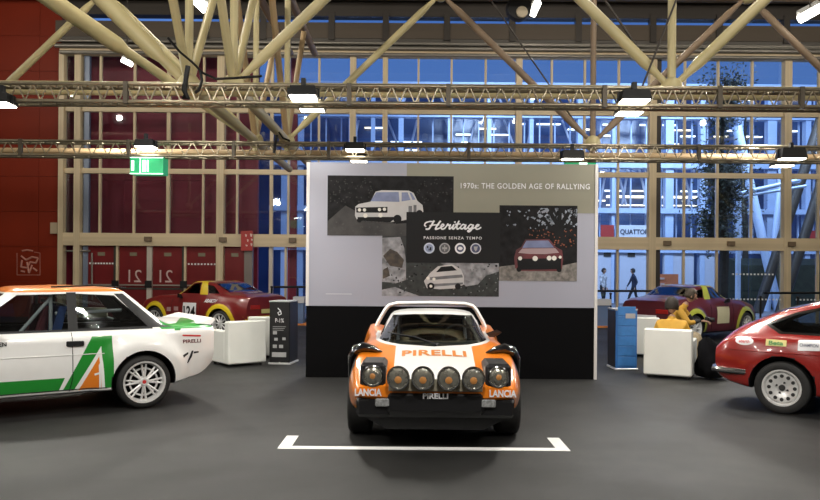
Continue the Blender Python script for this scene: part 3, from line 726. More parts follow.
stroke([(437.5, 228.6), (441, 227), (443.5, 225), (442, 224), (440.5, 226.5), (441.5, 228.8), (444, 228.3), (446, 226)], 1.4)
stroke([(446, 226), (447.5, 223.8), (448, 225.2), (450, 224.6), (449, 227), (449.2, 228.8), (451.5, 227)], 1.4)
stroke([(451.5, 227), (453.5, 224.4), (452.3, 227.6), (453, 228.8), (455, 227)], 1.4); stroke([(454.2, 221.9), (454.9, 221.6)], 1.5)
stroke([(455, 227), (458.5, 220.8), (456.6, 226), (457, 228.8), (459.5, 227.4)], 1.4); stroke([(455, 223.9), (460, 223.6)], 1.2)
stroke([(465, 224.8), (462.5, 224.2), (460.3, 226.6), (461, 228.6), (463.3, 227.4), (465.4, 224.6), (464.4, 228), (465.4, 228.7), (467.5, 227)], 1.4)
stroke([(472.5, 224.8), (470, 224.2), (468, 226.6), (468.8, 228.4), (471, 227.3), (473, 224.6), (471, 229.5), (468.5, 231.4), (467.3, 230.4), (471, 228.8), (474, 227.4)], 1.3)
stroke([(474, 227.4), (477.5, 225.6), (478.4, 224.4), (476.6, 224.4), (475.2, 226.8), (476.2, 228.7), (478.6, 228.2), (480.3, 227)], 1.4)
q.build('script_lettering', mat('letter_white', (.78, .78, .80), .5), pwall, None, True)
for i, cx in enumerate((429, 444.5, 460, 475.5)):
    cm = [mat('badge_pale', (.55, .60, .72), .5), mat('badge_grey', (.35, .35, .36), .5), mat('letter_white', (.78, .78, .80), .5), mat('badge_white2', (.6, .6, .66), .5)][i]
    b_ = flat('round_badge', [circ(cx, 248, 5.4, 24)], cm, 9)
    flat('badge_centre', [circ(cx, 248, (4.0, 4.2, 3.7, 4.3)[i], 24)], [mat('badge_blue', (.25, .30, .45), .5), mat('badge_dark', (.10, .10, .11), .5), mat('badge_navy', (.05, .06, .13), .5), mat('badge_navy', (.05, .06, .13), .5)][i], 10, b_)
    if i == 0: flat('badge_mark', [rect(cx - 2.2, 245.8, cx - .8, 248), rect(cx + .6, 247, cx + 2.2, 250.4), rect(cx - .6, 248.5, cx + .3, 250.6)], blk, 11, b_)
    if i == 1: flat('badge_mark', [rect(cx - 2.4, 247, cx + 2.4, 249), rect(cx - .5, 245, cx + .5, 251)], mat('badge_grey', (.35, .35, .36), .5), 11, b_)
    if i == 2: flat('badge_mark', [circ(cx, 248, 2.4, 16, .75)], mat('letter_white', (.78, .78, .80), .5), 11, b_)
    if i == 3: flat('badge_mark', [[(cx - 2, 246), (cx + 2, 246), (cx + 1.4, 249), (cx, 251), (cx - 1.4, 249)]], mat('badge_grey', (.35, .35, .36), .5), 11, b_)

# ------------------------------------------------------------------ floor marking
fm = tag(empty('floor_marking', (.09, 6.75, 0)), 'white tape bracket on the carpet before the orange and white car', 'tape')
tp = mat('white_tape', (.78, .78, .77), .6, 0, .05, 5)
xl, xr, y0 = (279 - 410) / F * 6.68, (571.5 - 410) / F * 6.68, 6.66
ubox('tape_strip', tp, fm, xl, xr, y0, y0 + .105, .001, .004)
ubox('tape_strip', tp, fm, xl, xl + .115, y0 + .105, 7.18, .001, .004); ubox('tape_strip', tp, fm, xr - .115, xr, y0 + .105, 7.18, .001, .004)

# ------------------------------------------------------------------ cube armchairs and info stands
vinyl = mat('white_vinyl', (.74, .75, .70), .42, 0, .03, 3, bump=.05, bscale=15)
def armchair(px0, px1, pyb, rz, label, W=.70, H=.75, D=.70, seat=.42):
    # chair seen from its back: local -Y is the back side, seat opens to +Y
    y = GY(pyb, px0); x = P((px0 + px1) / 2, pyb, y).x
    r = tag(empty('tub_armchair', (x, y + .35, 0), rz), label, 'armchair', 'white cube armchairs')
    MB().cbox(-W / 2, W / 2, -D / 2, -D / 2 + .16, .045, H, .018).build('backrest', vinyl, r)
    for s in (-1, 1): MB().cbox(min(s * W / 2, s * (W / 2 - .15)), max(s * W / 2, s * (W / 2 - .15)), -D / 2 + .16, D / 2, .045, H * .78, .018).build('armrest', vinyl, r)
    MB().cbox(-W / 2 + .15, W / 2 - .15, -D / 2 + .16, D / 2 - .01, .045, seat, .02).build('seat', vinyl, r)
    for sx in (-1, 1):
        for sy in (-1, 1): MB().lathe([(.025, 0), (.025, .05)], (sx * (W / 2 - .07), sy * (D / 2 - .07), 0), 'z', 10).build('foot', BLACK(), r, 40)
    return r
armchair(212, 254, 366.5, R(40), 'white cube armchair standing behind the tail of the green striped car')
armchair(249, 279, 358, R(10), 'white cube armchair between another armchair and the black info stand')
ch_r = armchair(657, 700, 379, R(-27), 'white cube armchair in which a person in a yellow jacket sits', seat=.28)
armchair(627, 663, 357, R(-14), 'empty looking white cube armchair behind the blue info stand')
def kiosk(px0, px1, pyb, pyt, rz, front, side, label, kind):
    y = GY(pyb, px0); s = y / F; W = (px1 - px0) * s; x = P((px0 + px1) / 2, 0, y).x; H = P(0, pyt, y).z
    r = tag(empty('info_stand', (x, y + .25, 0), rz), label, 'info stand')
    Wb = W * .5; D = .24
    MB().cbox(-Wb, Wb, -D, D, .03, H, .008).build('body', [front], r)
    MB().cbox(-Wb - .015, Wb + .015, -D - .015, D + .015, 0, .03, .004).build('base', SILVER(), r)
    MB().cbox(-Wb - .006, Wb + .006, -D - .006, D + .006, H, H + .022, .004).build('top', mat('stand_top', (.45, .45, .46), .4), r)
    return r, Wb, D, H
r, Wb, D, H = kiosk(273.5, 294.5, 364.5, 300, R(-8), mat('stand_black', (.012, .012, .013), .35), None, 'black info stand with white pictograms beside the printed wall', 0)
wm = mat('letter_white', (.78, .78, .80), .5)
def kz(z): return lambda u, v: (u, -D - .004, z + v)
g = MB(); g.path([(-.03, -D - .006, H - .10), (.02, -D - .006, H - .15), (.03, -D - .006, H - .20), (-.01, -D - .006, H - .22), (-.03, -D - .006, H - .18), (.02, -D - .006, H - .15)], .009, 5); g.build('logo', wm, r)
text_obj('lettering', 'P-1%', wm, r, .15, .07, kz(H - .31), bold=.01)
g = MB()
for k in range(3): g.bx(-.12, .11 - .02 * k, -D - .004, -D - .001, H - .42 - k * .03, H - .41 - k * .03)
tag(g.build('printed_lines', mat('dim_white', (.3, .3, .3), .5), r), kind='stuff')
g = MB()
for (u, z, a) in ((-.08, H - .52, .035), (-.06, H - .63, .03), (.08, H - .62, .028), (-.08, H - .75, .035), (.03, H - .75, .035)): g.bx(u - a, u + a, -D - .004, -D - .001, z - a * .8, z + a * .8)
g.bx(-.13, .12, -D - .004, -D - .001, H - .93, H - .85)
tag(g.build('pictograms', mat('dim_white2', (.42, .42, .42), .5), r), kind='stuff')
text_obj('lettering', '6', wm, r, .05, .05, kz(H - 1.04), bold=.02)
r, Wb, D, H = kiosk(618.5, 640, 370, 305.5, R(0), mat('stand_blue', (.035, .16, .46), .4, 0, .1, 4), None, 'blue info stand with panelled front beside the printed wall', 1)
for k in range(6): MB().cbox(-Wb + .03, Wb - .03, -D - .012, -D - .002, .07 + k * .165, .07 + k * .165 + .15, .004).build('front_panel', mat('stand_blue_panel', (.045, .20, .52), .4, 0, .15, 6), r)
MB().cbox(-.02, .14, -D - .016, -D - .013, H - .13, H - .05, .001).build('label_plate', mat('dim_white2', (.42, .42, .42), .5), r)
MB().bx(-Wb - .006, -Wb - .001, -D + .01, D - .01, .04, H - .01).build('side_panel', mat('stand_black', (.012, .012, .013), .35), r)
# ------------------------------------------------------------------ cars
def lin(keys, x):
    if x <= keys[0][0]: return keys[0][1]
    for (a, va), (b, vb) in zip(keys[:-1], keys[1:]):
        if x <= b:
            t = (x - a) / (b - a); return [(p[0] + (q[0] - p[0]) * t, p[1] + (q[1] - p[1]) * t) for p, q in zip(va, vb)]
    return keys[-1][1]
def spline(pts, sub, ten):
    n = len(pts); out = []
    for i in range(n - 1):
        p0, p1, p2, p3 = [Vector(pts[max(0, min(n - 1, i + k))]) for k in (-1, 0, 1, 2)]
        if i == 0: p0 = Vector((-p2.x, p2.y))
        if i == n - 2: p3 = Vector((-p1.x, p1.y))
        m1 = (p2 - p0) * .5 * ten; m2 = (p3 - p1) * .5 * ten
        # keep tangents modest on short segments
        L = (p2 - p1).length
        for m in (m1, m2):
            if m.length > L * 1.2: m *= L * 1.2 / m.length
        for k in range(sub):
            t = k / sub
            out.append((2 * t ** 3 - 3 * t * t + 1) * p1 + (t ** 3 - 2 * t * t + t) * m1 + (-2 * t ** 3 + 3 * t * t) * p2 + (t ** 3 - t * t) * m2)
    out.append(Vector(pts[-1])); return out
def outward(bm):
    bmesh.ops.recalc_face_normals(bm, faces=bm.faces)
    if bm.calc_volume(signed=True) < 0: bmesh.ops.reverse_faces(bm, faces=bm.faces)
def shell(keys, arches, sub=4, ten=.7, step=.05, smooth=.06, flare=()):
    l0, l1 = keys[0][0], keys[-1][0]
    n = int((l1 - l0) / step); ls = [l0 + (l1 - l0) * i / n for i in range(n + 1)]
    rings = []
    for l in ls:
        r = min(smooth, l - l0, l1 - l)
        taps = [lin(keys, l + r * k) for k in (-1, -.5, 0, .5, 1)]
        pts = [(sum(t[i][0] for t in taps) / 5, sum(t[i][1] for t in taps) / 5) for i in range(len(taps[0]))]
        half = spline(pts, sub, ten)
        for (cx, cz, rad, amp) in flare:
            for p in half:
                d = math.hypot(l - cx, p.y - cz)
                if p.x > .5: p.x += amp * max(0, min(1, (rad + .16 - d) / .10))
        half[0].x = 0; half[-1].x = 0
        rings.append([(l, p.x, p.y) for p in half])
    M = len(rings[0]); vs = []; idx = []
    for rg in rings:
        row = []
        for p in rg: row.append(len(vs)); vs.append(p)
        for p in rg[-2:0:-1]: row.append(len(vs)); vs.append((p[0], -p[1], p[2]))
        idx.append(row)
    K = len(idx[0]); fs = []
    for a, b in zip(idx[:-1], idx[1:]):
        for j in range(K): fs.append((a[j], a[(j + 1) % K], b[(j + 1) % K], b[j]))
    for row, fl in ((idx[0], 1), (idx[-1], 0)):
        for i in range(M - 1):
            A, B = row[i], row[i + 1]; A2 = row[(K - i) % K]; B2 = row[(K - i - 1) % K]
            f = [A, B, B2, A2]; f = [x for k, x in enumerate(f) if x not in f[:k]]
            if len(f) > 2: fs.append(tuple(f if fl else f[::-1]))
    me = bpy.data.meshes.new('shell'); me.from_pydata(vs, [], fs)
    bm = bmesh.new(); bm.from_mesh(me); outward(bm); bm.to_mesh(me); bm.free()
    if arches:
        o = bpy.data.objects.new('tmp', me); COL.objects.link(o); tmp = []
        for (cx, cz, rad, y0) in arches:
            for s in (-1, 1):
                c = MB().lathe([(rad, s * y0), (rad, s * 1.3)], (cx, 0, cz), 'y', 40).mesh('cut', [])
                b2 = bmesh.new(); b2.from_mesh(c); outward(b2); b2.to_mesh(c); b2.free()
                co = bpy.data.objects.new('cut', c); COL.objects.link(co); tmp.append(co)
                md = o.modifiers.new('b', 'BOOLEAN'); md.object = co; md.operation = 'DIFFERENCE'; md.solver = 'MANIFOLD'
        dg = bpy.context.evaluated_depsgraph_get()
        me = bpy.data.meshes.new_from_object(o.evaluated_get(dg))
        for t in tmp + [o]: bpy.data.objects.remove(t, do_unlink=True)
    me.materials.clear()
    return me
def inside(p, poly):
    x, y = p; c = False; n = len(poly)
    for i in range(n):
        (x1, y1), (x2, y2) = poly[i], poly[i - 1]
        if (y1 > y) != (y2 > y) and x < (x2 - x1) * (y - y1) / (y2 - y1) + x1: c = not c
    return c
class Car:
    def __init__(s, name, label, keys, arches, mats, **k):
        s.root = tag(empty(name), label, 'car')
        me = shell(keys, arches, **k)
        s.bm = bmesh.new(); s.bm.from_mesh(me); s.mats = mats
        for f in s.bm.faces:
            f.material_index = 0
            c = f.calc_center_median()
            for (cx, cz, rad, y0) in arches:
                if math.hypot(c.x - cx, c.z - cz) < rad + .004 and abs(c.y) > y0 - .01: f.material_index = 1
            if c.z < .235: f.material_index = 1
        s.bvh = BVHTree.FromBMesh(s.bm)
    def sel(s, poly, proj, filt):
        U = {'side': (0, 2), 'front': (1, 2), 'top': (0, 1)}[proj]
        us = [p[0] for p in poly]; vs_ = [p[1] for p in poly]; u0, u1, v0, v1 = min(us), max(us), min(vs_), max(vs_)
        def cand():
            out = []
            for f in s.bm.faces:
                a = [v.co[U[0]] for v in f.verts]; b = [v.co[U[1]] for v in f.verts]
                if max(a) < u0 or min(a) > u1 or max(b) < v0 or min(b) > v1: continue
                if filt(f.calc_center_median(), f.normal): out.append(f)
            return out
        n = len(poly)
        for i in range(n):
            p, q = poly[i], poly[(i + 1) % n]
            co = Vector((0, 0, 0)); co[U[0]], co[U[1]] = p
            no = Vector((0, 0, 0)); no[U[0]], no[U[1]] = (q[1] - p[1]), -(q[0] - p[0])
            if no.length < 1e-6: continue
            fs = cand(); g = set(fs)
            for f in fs: g.update(f.verts); g.update(f.edges)
            bmesh.ops.bisect_plane(s.bm, geom=list(g), dist=1e-5, plane_co=co, plane_no=no.normalized())
        s.bm.normal_update()
        out = []
        for f in cand():
            c = f.calc_center_median()
            if inside((c[U[0]], c[U[1]]), poly): out.append(f)
        return out
    def paint(s, poly, proj, mi, filt=lambda c, n: True):
        for f in s.sel(poly, proj, filt):
            if f.material_index != 1 or mi == 1: f.material_index = mi
    def extract(s, name, poly, proj, m, filt=lambda c, n: True, off=0.):
        fs = s.sel(poly, proj, filt)
        if not fs: print('EMPTY', name, poly); return None
        return s.pull(name, fs, m, off)
    def pull(s, name, fs, m, off=0.):
        vm = {}; vs_ = []; out = []
        for f in fs:
            row = []
            for v in f.verts:
                if v not in vm: vm[v] = len(vs_); vs_.append(tuple(v.co + v.normal * off))
                row.append(vm[v])
            out.append(row)
        me = bpy.data.meshes.new(name); me.from_pydata(vs_, [], out); me.materials.append(m)
        for p in me.polygons: p.use_smooth = True
        bmesh.ops.delete(s.bm, geom=fs, context='FACES')
        return link(name, me, s.root)
    def finish(s, lining=True):
        if lining:
            vm = {}; vs_ = []; out = []
            for f in s.bm.faces:
                c = f.calc_center_median()
                if c.z < .6 or f.material_index == 1: continue
                row = []
                for v in f.verts:
                    if v not in vm: vm[v] = len(vs_); vs_.append(tuple(v.co - v.normal * .015))
                    row.append(vm[v])
                out.append(row[::-1])
            me = bpy.data.meshes.new('cabin_lining'); me.from_pydata(vs_, [], out); me.materials.append(DARKIN())
            link('cabin_lining', me, s.root)
        for f in s.bm.faces: f.smooth = True
        for e in s.bm.edges:
            if len(e.link_faces) == 2 and e.calc_face_angle(0) > R(28): e.smooth = False
        me = bpy.data.meshes.new('body')
        s.bm.to_mesh(me); s.bm.free()
        for m in s.mats: me.materials.append(m)
        return link('body', me, s.root)
    def hit(s, o, d):
        h = s.bvh.ray_cast(Vector(o), Vector(d))
        return h[0]
    def side(s, sy, off=.004):
        # projector: (l, z) -> point on the flank sy
        def f(l, z):
            h = s.hit((l, sy * 2, z), (0, -sy, 0))
            return Vector((l, (h.y if h else sy * .8) + sy * off, z))
        return f
    def front(s, off=.004):
        def f(y, z):
            h = s.hit((-3, y, z), (1, 0, 0)); return Vector(((h.x if h else 0) - off, y, z))
        return f
    def top(s, off=.004):
        def f(l, y):
            h = s.hit((l, y, 3), (0, 0, -1)); return Vector((l, y, (h.z if h else .8) + off))
        return f
def decal(name, car, fn, polys, m):
    q = MB()
    for pl in polys:
        # fan of small quads so that the decal follows the panel
        c = Vector((sum(p[0] for p in pl) / len(pl), sum(p[1] for p in pl) / len(pl)))
        if len(pl) < 8: pl = [Vector(pl[i]).lerp(Vector(pl[(i + 1) % len(pl)]), k / 6) for i in range(len(pl)) for k in range(6)]
        rows = [[fn(*(c + (Vector(p) - c) * t)) for p in pl] for t in (.15, .36, .57, .78, 1)]
        n = len(pl)
        q.poly(rows[0])
        for a, b in zip(rows[:-1], rows[1:]):
            for i in range(n): q.poly([a[i], a[(i + 1) % n], b[(i + 1) % n], b[i]])
    return q.build(name, m, car.root, 60)
def seam(name, car, fn, pts, r=.0035, m=None):
    out = []
    for a, b in zip(pts[:-1], pts[1:]):
        n = max(2, int((Vector(b) - Vector(a)).length / .06))
        out += [fn(a[0] + (b[0] - a[0]) * k / n, a[1] + (b[1] - a[1]) * k / n) for k in range(n)]
    out.append(fn(*pts[-1]))
    return MB().path(out, r, 5).build(name, m or BLACK(), car.root)

_wh = {}
def wheel(car, x, sy, z, style, Rt=.305, rim=.23, w=.21, y=.70):
    key = (style, Rt, rim, w)
    if key not in _wh:
        t = MB(); hw = w / 2
        t.lathe([(rim, -hw * .9), (rim + .012, -hw), (Rt - .03, -hw), (Rt - .008, -hw * .86), (Rt, -hw * .6), (Rt, hw * .6), (Rt - .008, hw * .86), (Rt - .03, hw), (rim + .012, hw), (rim, hw * .9)], (0, 0, 0), 'y', 36, close=True)
        tm = t.mesh('tyre', RUBBER(), 40)
        q = MB(); o = hw                         # outer face at +y
        q.lathe([(rim + .004, o * .92), (rim + .006, o * .99), (rim - .012, o * .97), (rim - .03, o * .55), (rim - .04, -o * .8), (rim - .0, -o * .9)], (0, 0, 0), 'y', 36, caps=False)
        fy = o * .55
        q2 = MB()
        if style == 'spoke8':
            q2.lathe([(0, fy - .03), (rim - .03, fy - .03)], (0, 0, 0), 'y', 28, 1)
            for k in range(8):
                a = 2 * pi * k / 8
                for da in (-.13, .13):
                    u = Vector((cos(a + da * .6), 0, sin(a + da * .6))); v = Vector((cos(a + da), 0, sin(a + da)))
                    q.tube(u * .05 + Vector((0, fy + .012, 0)), v * (rim - .015) + Vector((0, fy, 0)), .014, 6, .012)
            q.lathe([(0, fy + .03), (.04, fy + .03), (.062, fy + .012), (.066, fy - .02)], (0, 0, 0), 'y', 20, caps=False)
            q.lathe([(rim * .62, fy + .004), (rim * .70, fy + .006), (rim * .70, fy - .02), (rim * .62, fy - .02)], (0, 0, 0), 'y', 30, close=True)
            q2.lathe([(0, fy + .034), (.022, fy + .033), (.022, fy + .02)], (0, 0, 0), 'y', 14, 2)
        elif style == 'holes':
            q.lathe([(0, fy + .0), (.07, fy + .0), (.10, fy + .018), (rim * .82, fy + .02), (rim - .025, fy - .005)], (0, 0, 0), 'y', 36, caps=False)
            for k in range(12):
                a = 2 * pi * k / 12
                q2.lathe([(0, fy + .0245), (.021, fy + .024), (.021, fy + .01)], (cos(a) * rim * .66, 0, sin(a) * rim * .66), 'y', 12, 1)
            q2.lathe([(0, fy + .02), (.034, fy + .018), (.036, fy - .01)], (0, 0, 0), 'y', 16, 1)
            for k in range(4):
                a = 2 * pi * k / 4 + .4
                q2.lathe([(0, fy + .02), (.011, fy + .018), (.012, fy)], (cos(a) * .062, 0, sin(a) * .062), 'y', 8, 1)
        elif style == 'spoke5':
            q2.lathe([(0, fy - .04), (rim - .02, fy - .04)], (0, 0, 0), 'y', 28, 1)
            for k in range(10):
                a = 2 * pi * k / 10
                q.tube((cos(a) * .04, fy + .01, sin(a) * .04), (cos(a) * (rim - .01), fy, sin(a) * (rim - .01)), .02, 6, .015)
            q.lathe([(0, fy + .03), (.045, fy + .025), (.055, fy - .01)], (0, 0, 0), 'y', 16)
        else:
            q.lathe([(0, fy), (.1, fy + .015), (rim - .02, fy)], (0, 0, 0), 'y', 28)
        for f, mi in zip(q2.f, q2.m): q.f.append([i + len(q.v) for i in f]); q.m.append(mi)
        q.v += q2.v
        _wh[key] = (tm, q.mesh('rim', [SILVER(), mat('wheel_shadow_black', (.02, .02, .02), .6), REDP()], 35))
    tm, rm = _wh[key]
    t = link('tyre', tm, car.root); t.location = (x, sy * y, z); t.rotation_euler = (0, 0, 0 if sy > 0 else pi)
    r = link('rim', rm, t); return t
def seats(car, l, z, m, W=.22):
    for s in (-1, 1):
        q = MB(); q.cbox(l - .28, l + .2, s * .34 - W, s * .34 + W, z, z + .16, .04)
        q.hull([(l + .12, s * .34 + a, z + .1) for a in (-W, W)] + [(l + .24, s * .34 + a, z + .1) for a in (-W, W)] + [(l + .28, s * .34 + a * .8, z + .62) for a in (-W, W)] + [(l + .36, s * .34 + a * .8, z + .62) for a in (-W, W)])
        q.build('seat', m, car.root)
def steering(car, l, y, z):
    q = MB(); pts = []
    for k in range(21):
        a = 2 * pi * k / 20; pts.append((l + .07 * sin(a), y + .18 * cos(a), z + .16 * sin(a)))
    q.path(pts, .014, 6, cap=False); q.tube((l - .3, y, z - .15), (l, y, z), .02, 6); q.tube((l, y - .17, z), (l, y + .17, z), .012, 6); q.tube((l, y, z), (l - .05, y, z - .15), .012, 6)
    q.build('steering_wheel', BLACK(), car.root, 40)
cglass = glassmat('car_glass', (.50, .55, .56), .5)
dglass = glassmat('dark_car_glass', (.22, .24, .26), .5)

# ---- orange and white mid-engined car, seen from the front
OR = mat('orange_paint', (.82, .22, .012), .28, 0, .03, coat=.8); WP = mat('white_paint', (.80, .80, .78), .28, 0, .02, coat=.8)
def row(l, zb, sill, mid, cr_, inn, top_, ctr): return (l, [(0, zb), (.6, zb), sill, mid, cr_, inn, top_, (0, ctr)])
K = [row(-.82, .49, (.69, .50), (.73, .53), (.70, .575), (.45, .585), (.25, .59), .59),
     row(-.74, .42, (.74, .45), (.78, .52), (.73, .625), (.45, .635), (.25, .64), .64),
     row(-.35, .24, (.82, .32), (.855, .56), (.77, .765), (.52, .735), (.28, .745), .75),
     row(0, .2, (.84, .30), (.875, .56), (.77, .825), (.56, .81), (.3, .825), .835),
     row(.14, .2, (.83, .29), (.86, .56), (.77, .83), (.60, .84), (.35, .855), .865),
     row(.55, .2, (.80, .28), (.83, .56), (.76, .83), (.615, .88), (.41, 1.00), 1.025),
     row(.98, .2, (.80, .28), (.82, .56), (.755, .84), (.62, .89), (.455, 1.125), 1.16),
     row(1.3, .2, (.80, .28), (.83, .56), (.765, .86), (.62, .90), (.46, 1.14), 1.175),
     row(1.7, .22, (.84, .30), (.88, .60), (.80, .89), (.62, .90), (.43, 1.09), 1.12),
     row(2.2, .24, (.87, .32), (.91, .60), (.81, .91), (.60, .90), (.38, .97), .99),
     row(2.7, .30, (.85, .36), (.88, .60), (.79, .86), (.55, .86), (.35, .88), .88),
     row(2.94, .42, (.78, .45), (.82, .60), (.74, .78), (.5, .79), (.3, .79), .79)]
c = Car('coupe', 'orange and white mid-engined rally coupe with four round spotlights across its nose', K, [(0, .31, .345, .52), (2.18, .32, .36, .5)], [OR, BLACK(), WP], sub=5, ten=.8, step=.045)
for s in (-1, 1): c.paint([(-.42, s * .79), (.45, s * .79), (.45, s * 1.0), (-.42, s * 1.0)], 'top', 1, lambda cc, n: cc.z > .28)
c.paint([(-.9, -.40), (.62, -.40), (.62, .40), (-.9, .40)], 'top', 2, lambda cc, n: cc.z > .55 and n.z > .1)
ws = [(-.60, .885), (-.36, .862), (0, .85), (.36, .862), (.60, .885), (.462, 1.115), (.2, 1.128), (-.2, 1.128), (-.462, 1.115)]
wsx = [(-.68, .875), (-.36, .845), (0, .835), (.36, .845), (.68, .875), (.50, 1.21), (-.50, 1.21)]
c.paint(wsx, 'front', 2, lambda cc, n: cc.x < 1.5 and cc.z > .83 and n.z > .0)
c.paint([(1.60, -.58), (2.72, -.58), (2.72, .58), (1.60, .58)], 'top', 1, lambda cc, n: cc.z > .8 and n.z > .2)
wsc = c.extract('windscreen', ws, 'front', cglass, lambda cc, n: cc.x < 1.06 and cc.x > .02)
for s in (-1, 1):
    c.extract('side_window', [(.70, .905), (1.10, 1.10), (1.42, 1.10), (1.60, .93)], 'side', dglass, lambda cc, n, s=s: cc.y * s > .3)
TF, FF = c.top(), c.front()
text_obj('bonnet_lettering', 'PIRELLI', mat('lettering_amber', (.60, .19, .02), .4), c.root, .66, .16, lambda u, v: TF(-.12 + v, -u), bold=.03, spacing=1.05)
for s in (-1, 1):
    # arch flare, swept over the front wing
    MB().path([(-.02, s * .54, .80), (-.05, s * .63, .835), (-.07, s * .73, .855), (-.08, s * .81, .83), (-.08, s * .85, .76), (-.06, s * .865, .64), (-.04, s * .87, .52), (-.03, s * .865, .42)], [.008, .034, .048, .050, .040, .024, .016, .012], 10, flat=(2.4, 1, 1)).build('arch_flare', GBLACK(), c.root, 50)
    # headlamp pod
    y = s * .585
    MB().cbox(-.815, -.34, y - .12, y + .12, .565, .79, .03).build('headlamp_pod', BLACK(), c.root)
    h = MB().lathe([(.094, -.805), (.098, -.825), (.086, -.832), (.084, -.815)], (0, y, .675), 'x', 28, close=True).build('headlamp', CHROME(), c.root, 40)
    MB().lathe([(.086, -.814), (.06, -.834), (.03, -.842), (0, -.844)], (0, y, .675), 'x', 24).build('lens', mat('lamp_glass', (.34, .33, .28), .2, .7, .3, 22, coat=.8), h, 60)
    MB().lathe([(.03, -.840), (.018, -.847), (0, -.848)], (0, y, .675), 'x', 14).build('bulb', mat('lamp_amber', (.45, .20, .06), .3), h, 60)
    text_obj('nose_lettering', 'LANCIA', wm, c.root, .25, .066, lambda u, v, y=s: Vector((min(FF(max(-.70, min(.70, y * .625 - u)), .54).x, -.70) - .006, y * .625 - u, .530 + v)), bold=.035)
    MB().cbox(-.83, -.74, s * .485 - .075, s * .485 + .075, .40, .475, .012).build('fog_lamp', mat('fog_glass', (.32, .33, .33), .15, .2, .4, 40, coat=.6), c.root)
    MB().cbox(-.80, -.70, s * .675 - .06, s * .675 + .06, .435, .468, .01).build('indicator', mat('smoke_lens', (.10, .10, .10), .2, coat=.5), c.root)
MB().cbox(-.84, -.35, -.46, .46, .33, .545, .04).build('bumper', BLACK(), c.root)
MB().cbox(-.80, -.35, -.74, .74, .30, .492, .03).build('air_dam', BLACK(), c.root)
MB().hull([(-.74, s * .70, .31) for s in (-1, 1)] + [(-.40, s * .70, .31) for s in (-1, 1)] + [(-.66, s * .46, .17) for s in (-1, 1)] + [(-.42, s * .46, .17) for s in (-1, 1)]).build('skid_plate', BLACK(), c.root)
MB().cbox(-.852, -.835, -.435, .435, .545, .655, .006).build('lamp_bar', mat('tan_lamp_bar', (.30, .27, .20), .4), c.root)
for y in (-.345, -.118, .118, .345):
    sl = MB().lathe([(.03, -.80), (.085, -.82), (.105, -.88), (.107, -.915), (.098, -.918), (.095, -.90)], (0, y, .672), 'x', 28).build('spotlight', GBLACK(), c.root, 40)
    MB().lathe([(.100, -.912), (.104, -.922), (.092, -.926), (.090, -.912)], (0, y, .672), 'x', 28, close=True).build('rim', CHROME(), sl, 40)
    MB().lathe([(.092, -.914), (.07, -.926), (.03, -.934), (0, -.936)], (0, y, .672), 'x', 24).build('lens', mat('lamp_glass', (.34, .33, .28), .2, .7, .3, 22, coat=.8), sl, 60)
    MB().lathe([(.034, -.933), (.02, -.939), (0, -.940)], (0, y, .660), 'x', 14).build('bulb', mat('lamp_amber', (.45, .20, .06), .3), sl, 60)
    MB().path([(-.83, y, .57), (-.86, y, .59)], .02, 8).build('bracket', BLACK(), sl)
text_obj('bumper_lettering', 'PIRELLI', wm, c.root, .235, .05, lambda u, v: Vector((-.844, -u, .505 + v)), bold=.03)
for x, yy, rt in ((0, .755, .305), (2.18, .75, .31)):
    for s in (-1, 1): wheel(c, x, s, rt, 'plain', rt, .19, .24, yy)
# wing over the rear of the roof
MB().path([(2.0, s_ * w_, z_) for s_, w_, z_ in ((-1, .73, .88), (-1, .69, .97), (-1, .60, 1.12), (-1, .55, 1.17), (-1, .45, 1.195), (0, .2, 1.205), (1, .45, 1.195), (1, .55, 1.17), (1, .60, 1.12), (1, .69, .97), (1, .73, .88))], [.026] * 11, 12, flat=(2.5, 1, 1)).build('roof_wing', WHITE(), c.root, 50)
WSF = c.front(.012)
seam('wiper', c, WSF, [(.50, .955), (.2, .925), (-.03, .868)], .009); seam('wiper', c, WSF, [(-.02, .86), (-.05, .872)], .013)
# mirror on the driver side, cabin
MB().hull([(.62, -.70, .90), (.62, -.64, .90), (.60, -.70, .95), (.60, -.60, .945), (.66, -.76, .93), (.60, -.78, .955), (.70, -.70, .95), (.60, -.72, .985)]).build('mirror', mat('bronze_mirror', (.03, .022, .02), .35, .2), c.root)
MB().cbox(.35, .62, -.55, .55, .74, .865, .03).build('dashboard', mat('grey_dash', (.12, .13, .11), .6, 0, .2, 10), c.root)
steering(c, .74, -.30, .86); seats(c, 1.2, .35, mat('red_seat', (.05, .02, .018), .8))
utube('roll_bar', WP, c.root, (1.25, -.45, .5), (1.2, -.38, 1.08), .02); utube('roll_bar', WP, c.root, (1.25, .45, .5), (1.2, .38, 1.08), .02); utube('roll_bar', WP, c.root, (1.2, .38, 1.08), (1.2, -.38, 1.08), .02)
c.finish()
c.root.location = (.245, 7.4, 0); c.root.rotation_euler = (0, 0, pi / 2 - .012); c.root.scale = (1, .957, 1)

# ---- helpers that turn a photo position into a place on a car's near flank plane
def flank(cx, cy, yaw, l_ax, sy, hw):
    # rear wheel contact at world (cx, cy); yaw = rearward heading
    d = Vector((cos(yaw), sin(yaw))); n = Vector((-sin(yaw), cos(yaw)))
    root = Vector((cx, cy)) - d * l_ax - n * (sy * hw)
    q0 = root + n * (sy * hw)
    def LZ(px, py):
        dx, dy = px - 410, py - HZ; k = (dx + dy * ROLL) / F
        # q0 + d*l : x = k*y
        l = (k * q0.y - q0.x) / (d.x - k * d.y)
        Y = q0.y + d.y * l
        return (l, EYE - (dy - dx * ROLL) / F * Y)
    return root, LZ

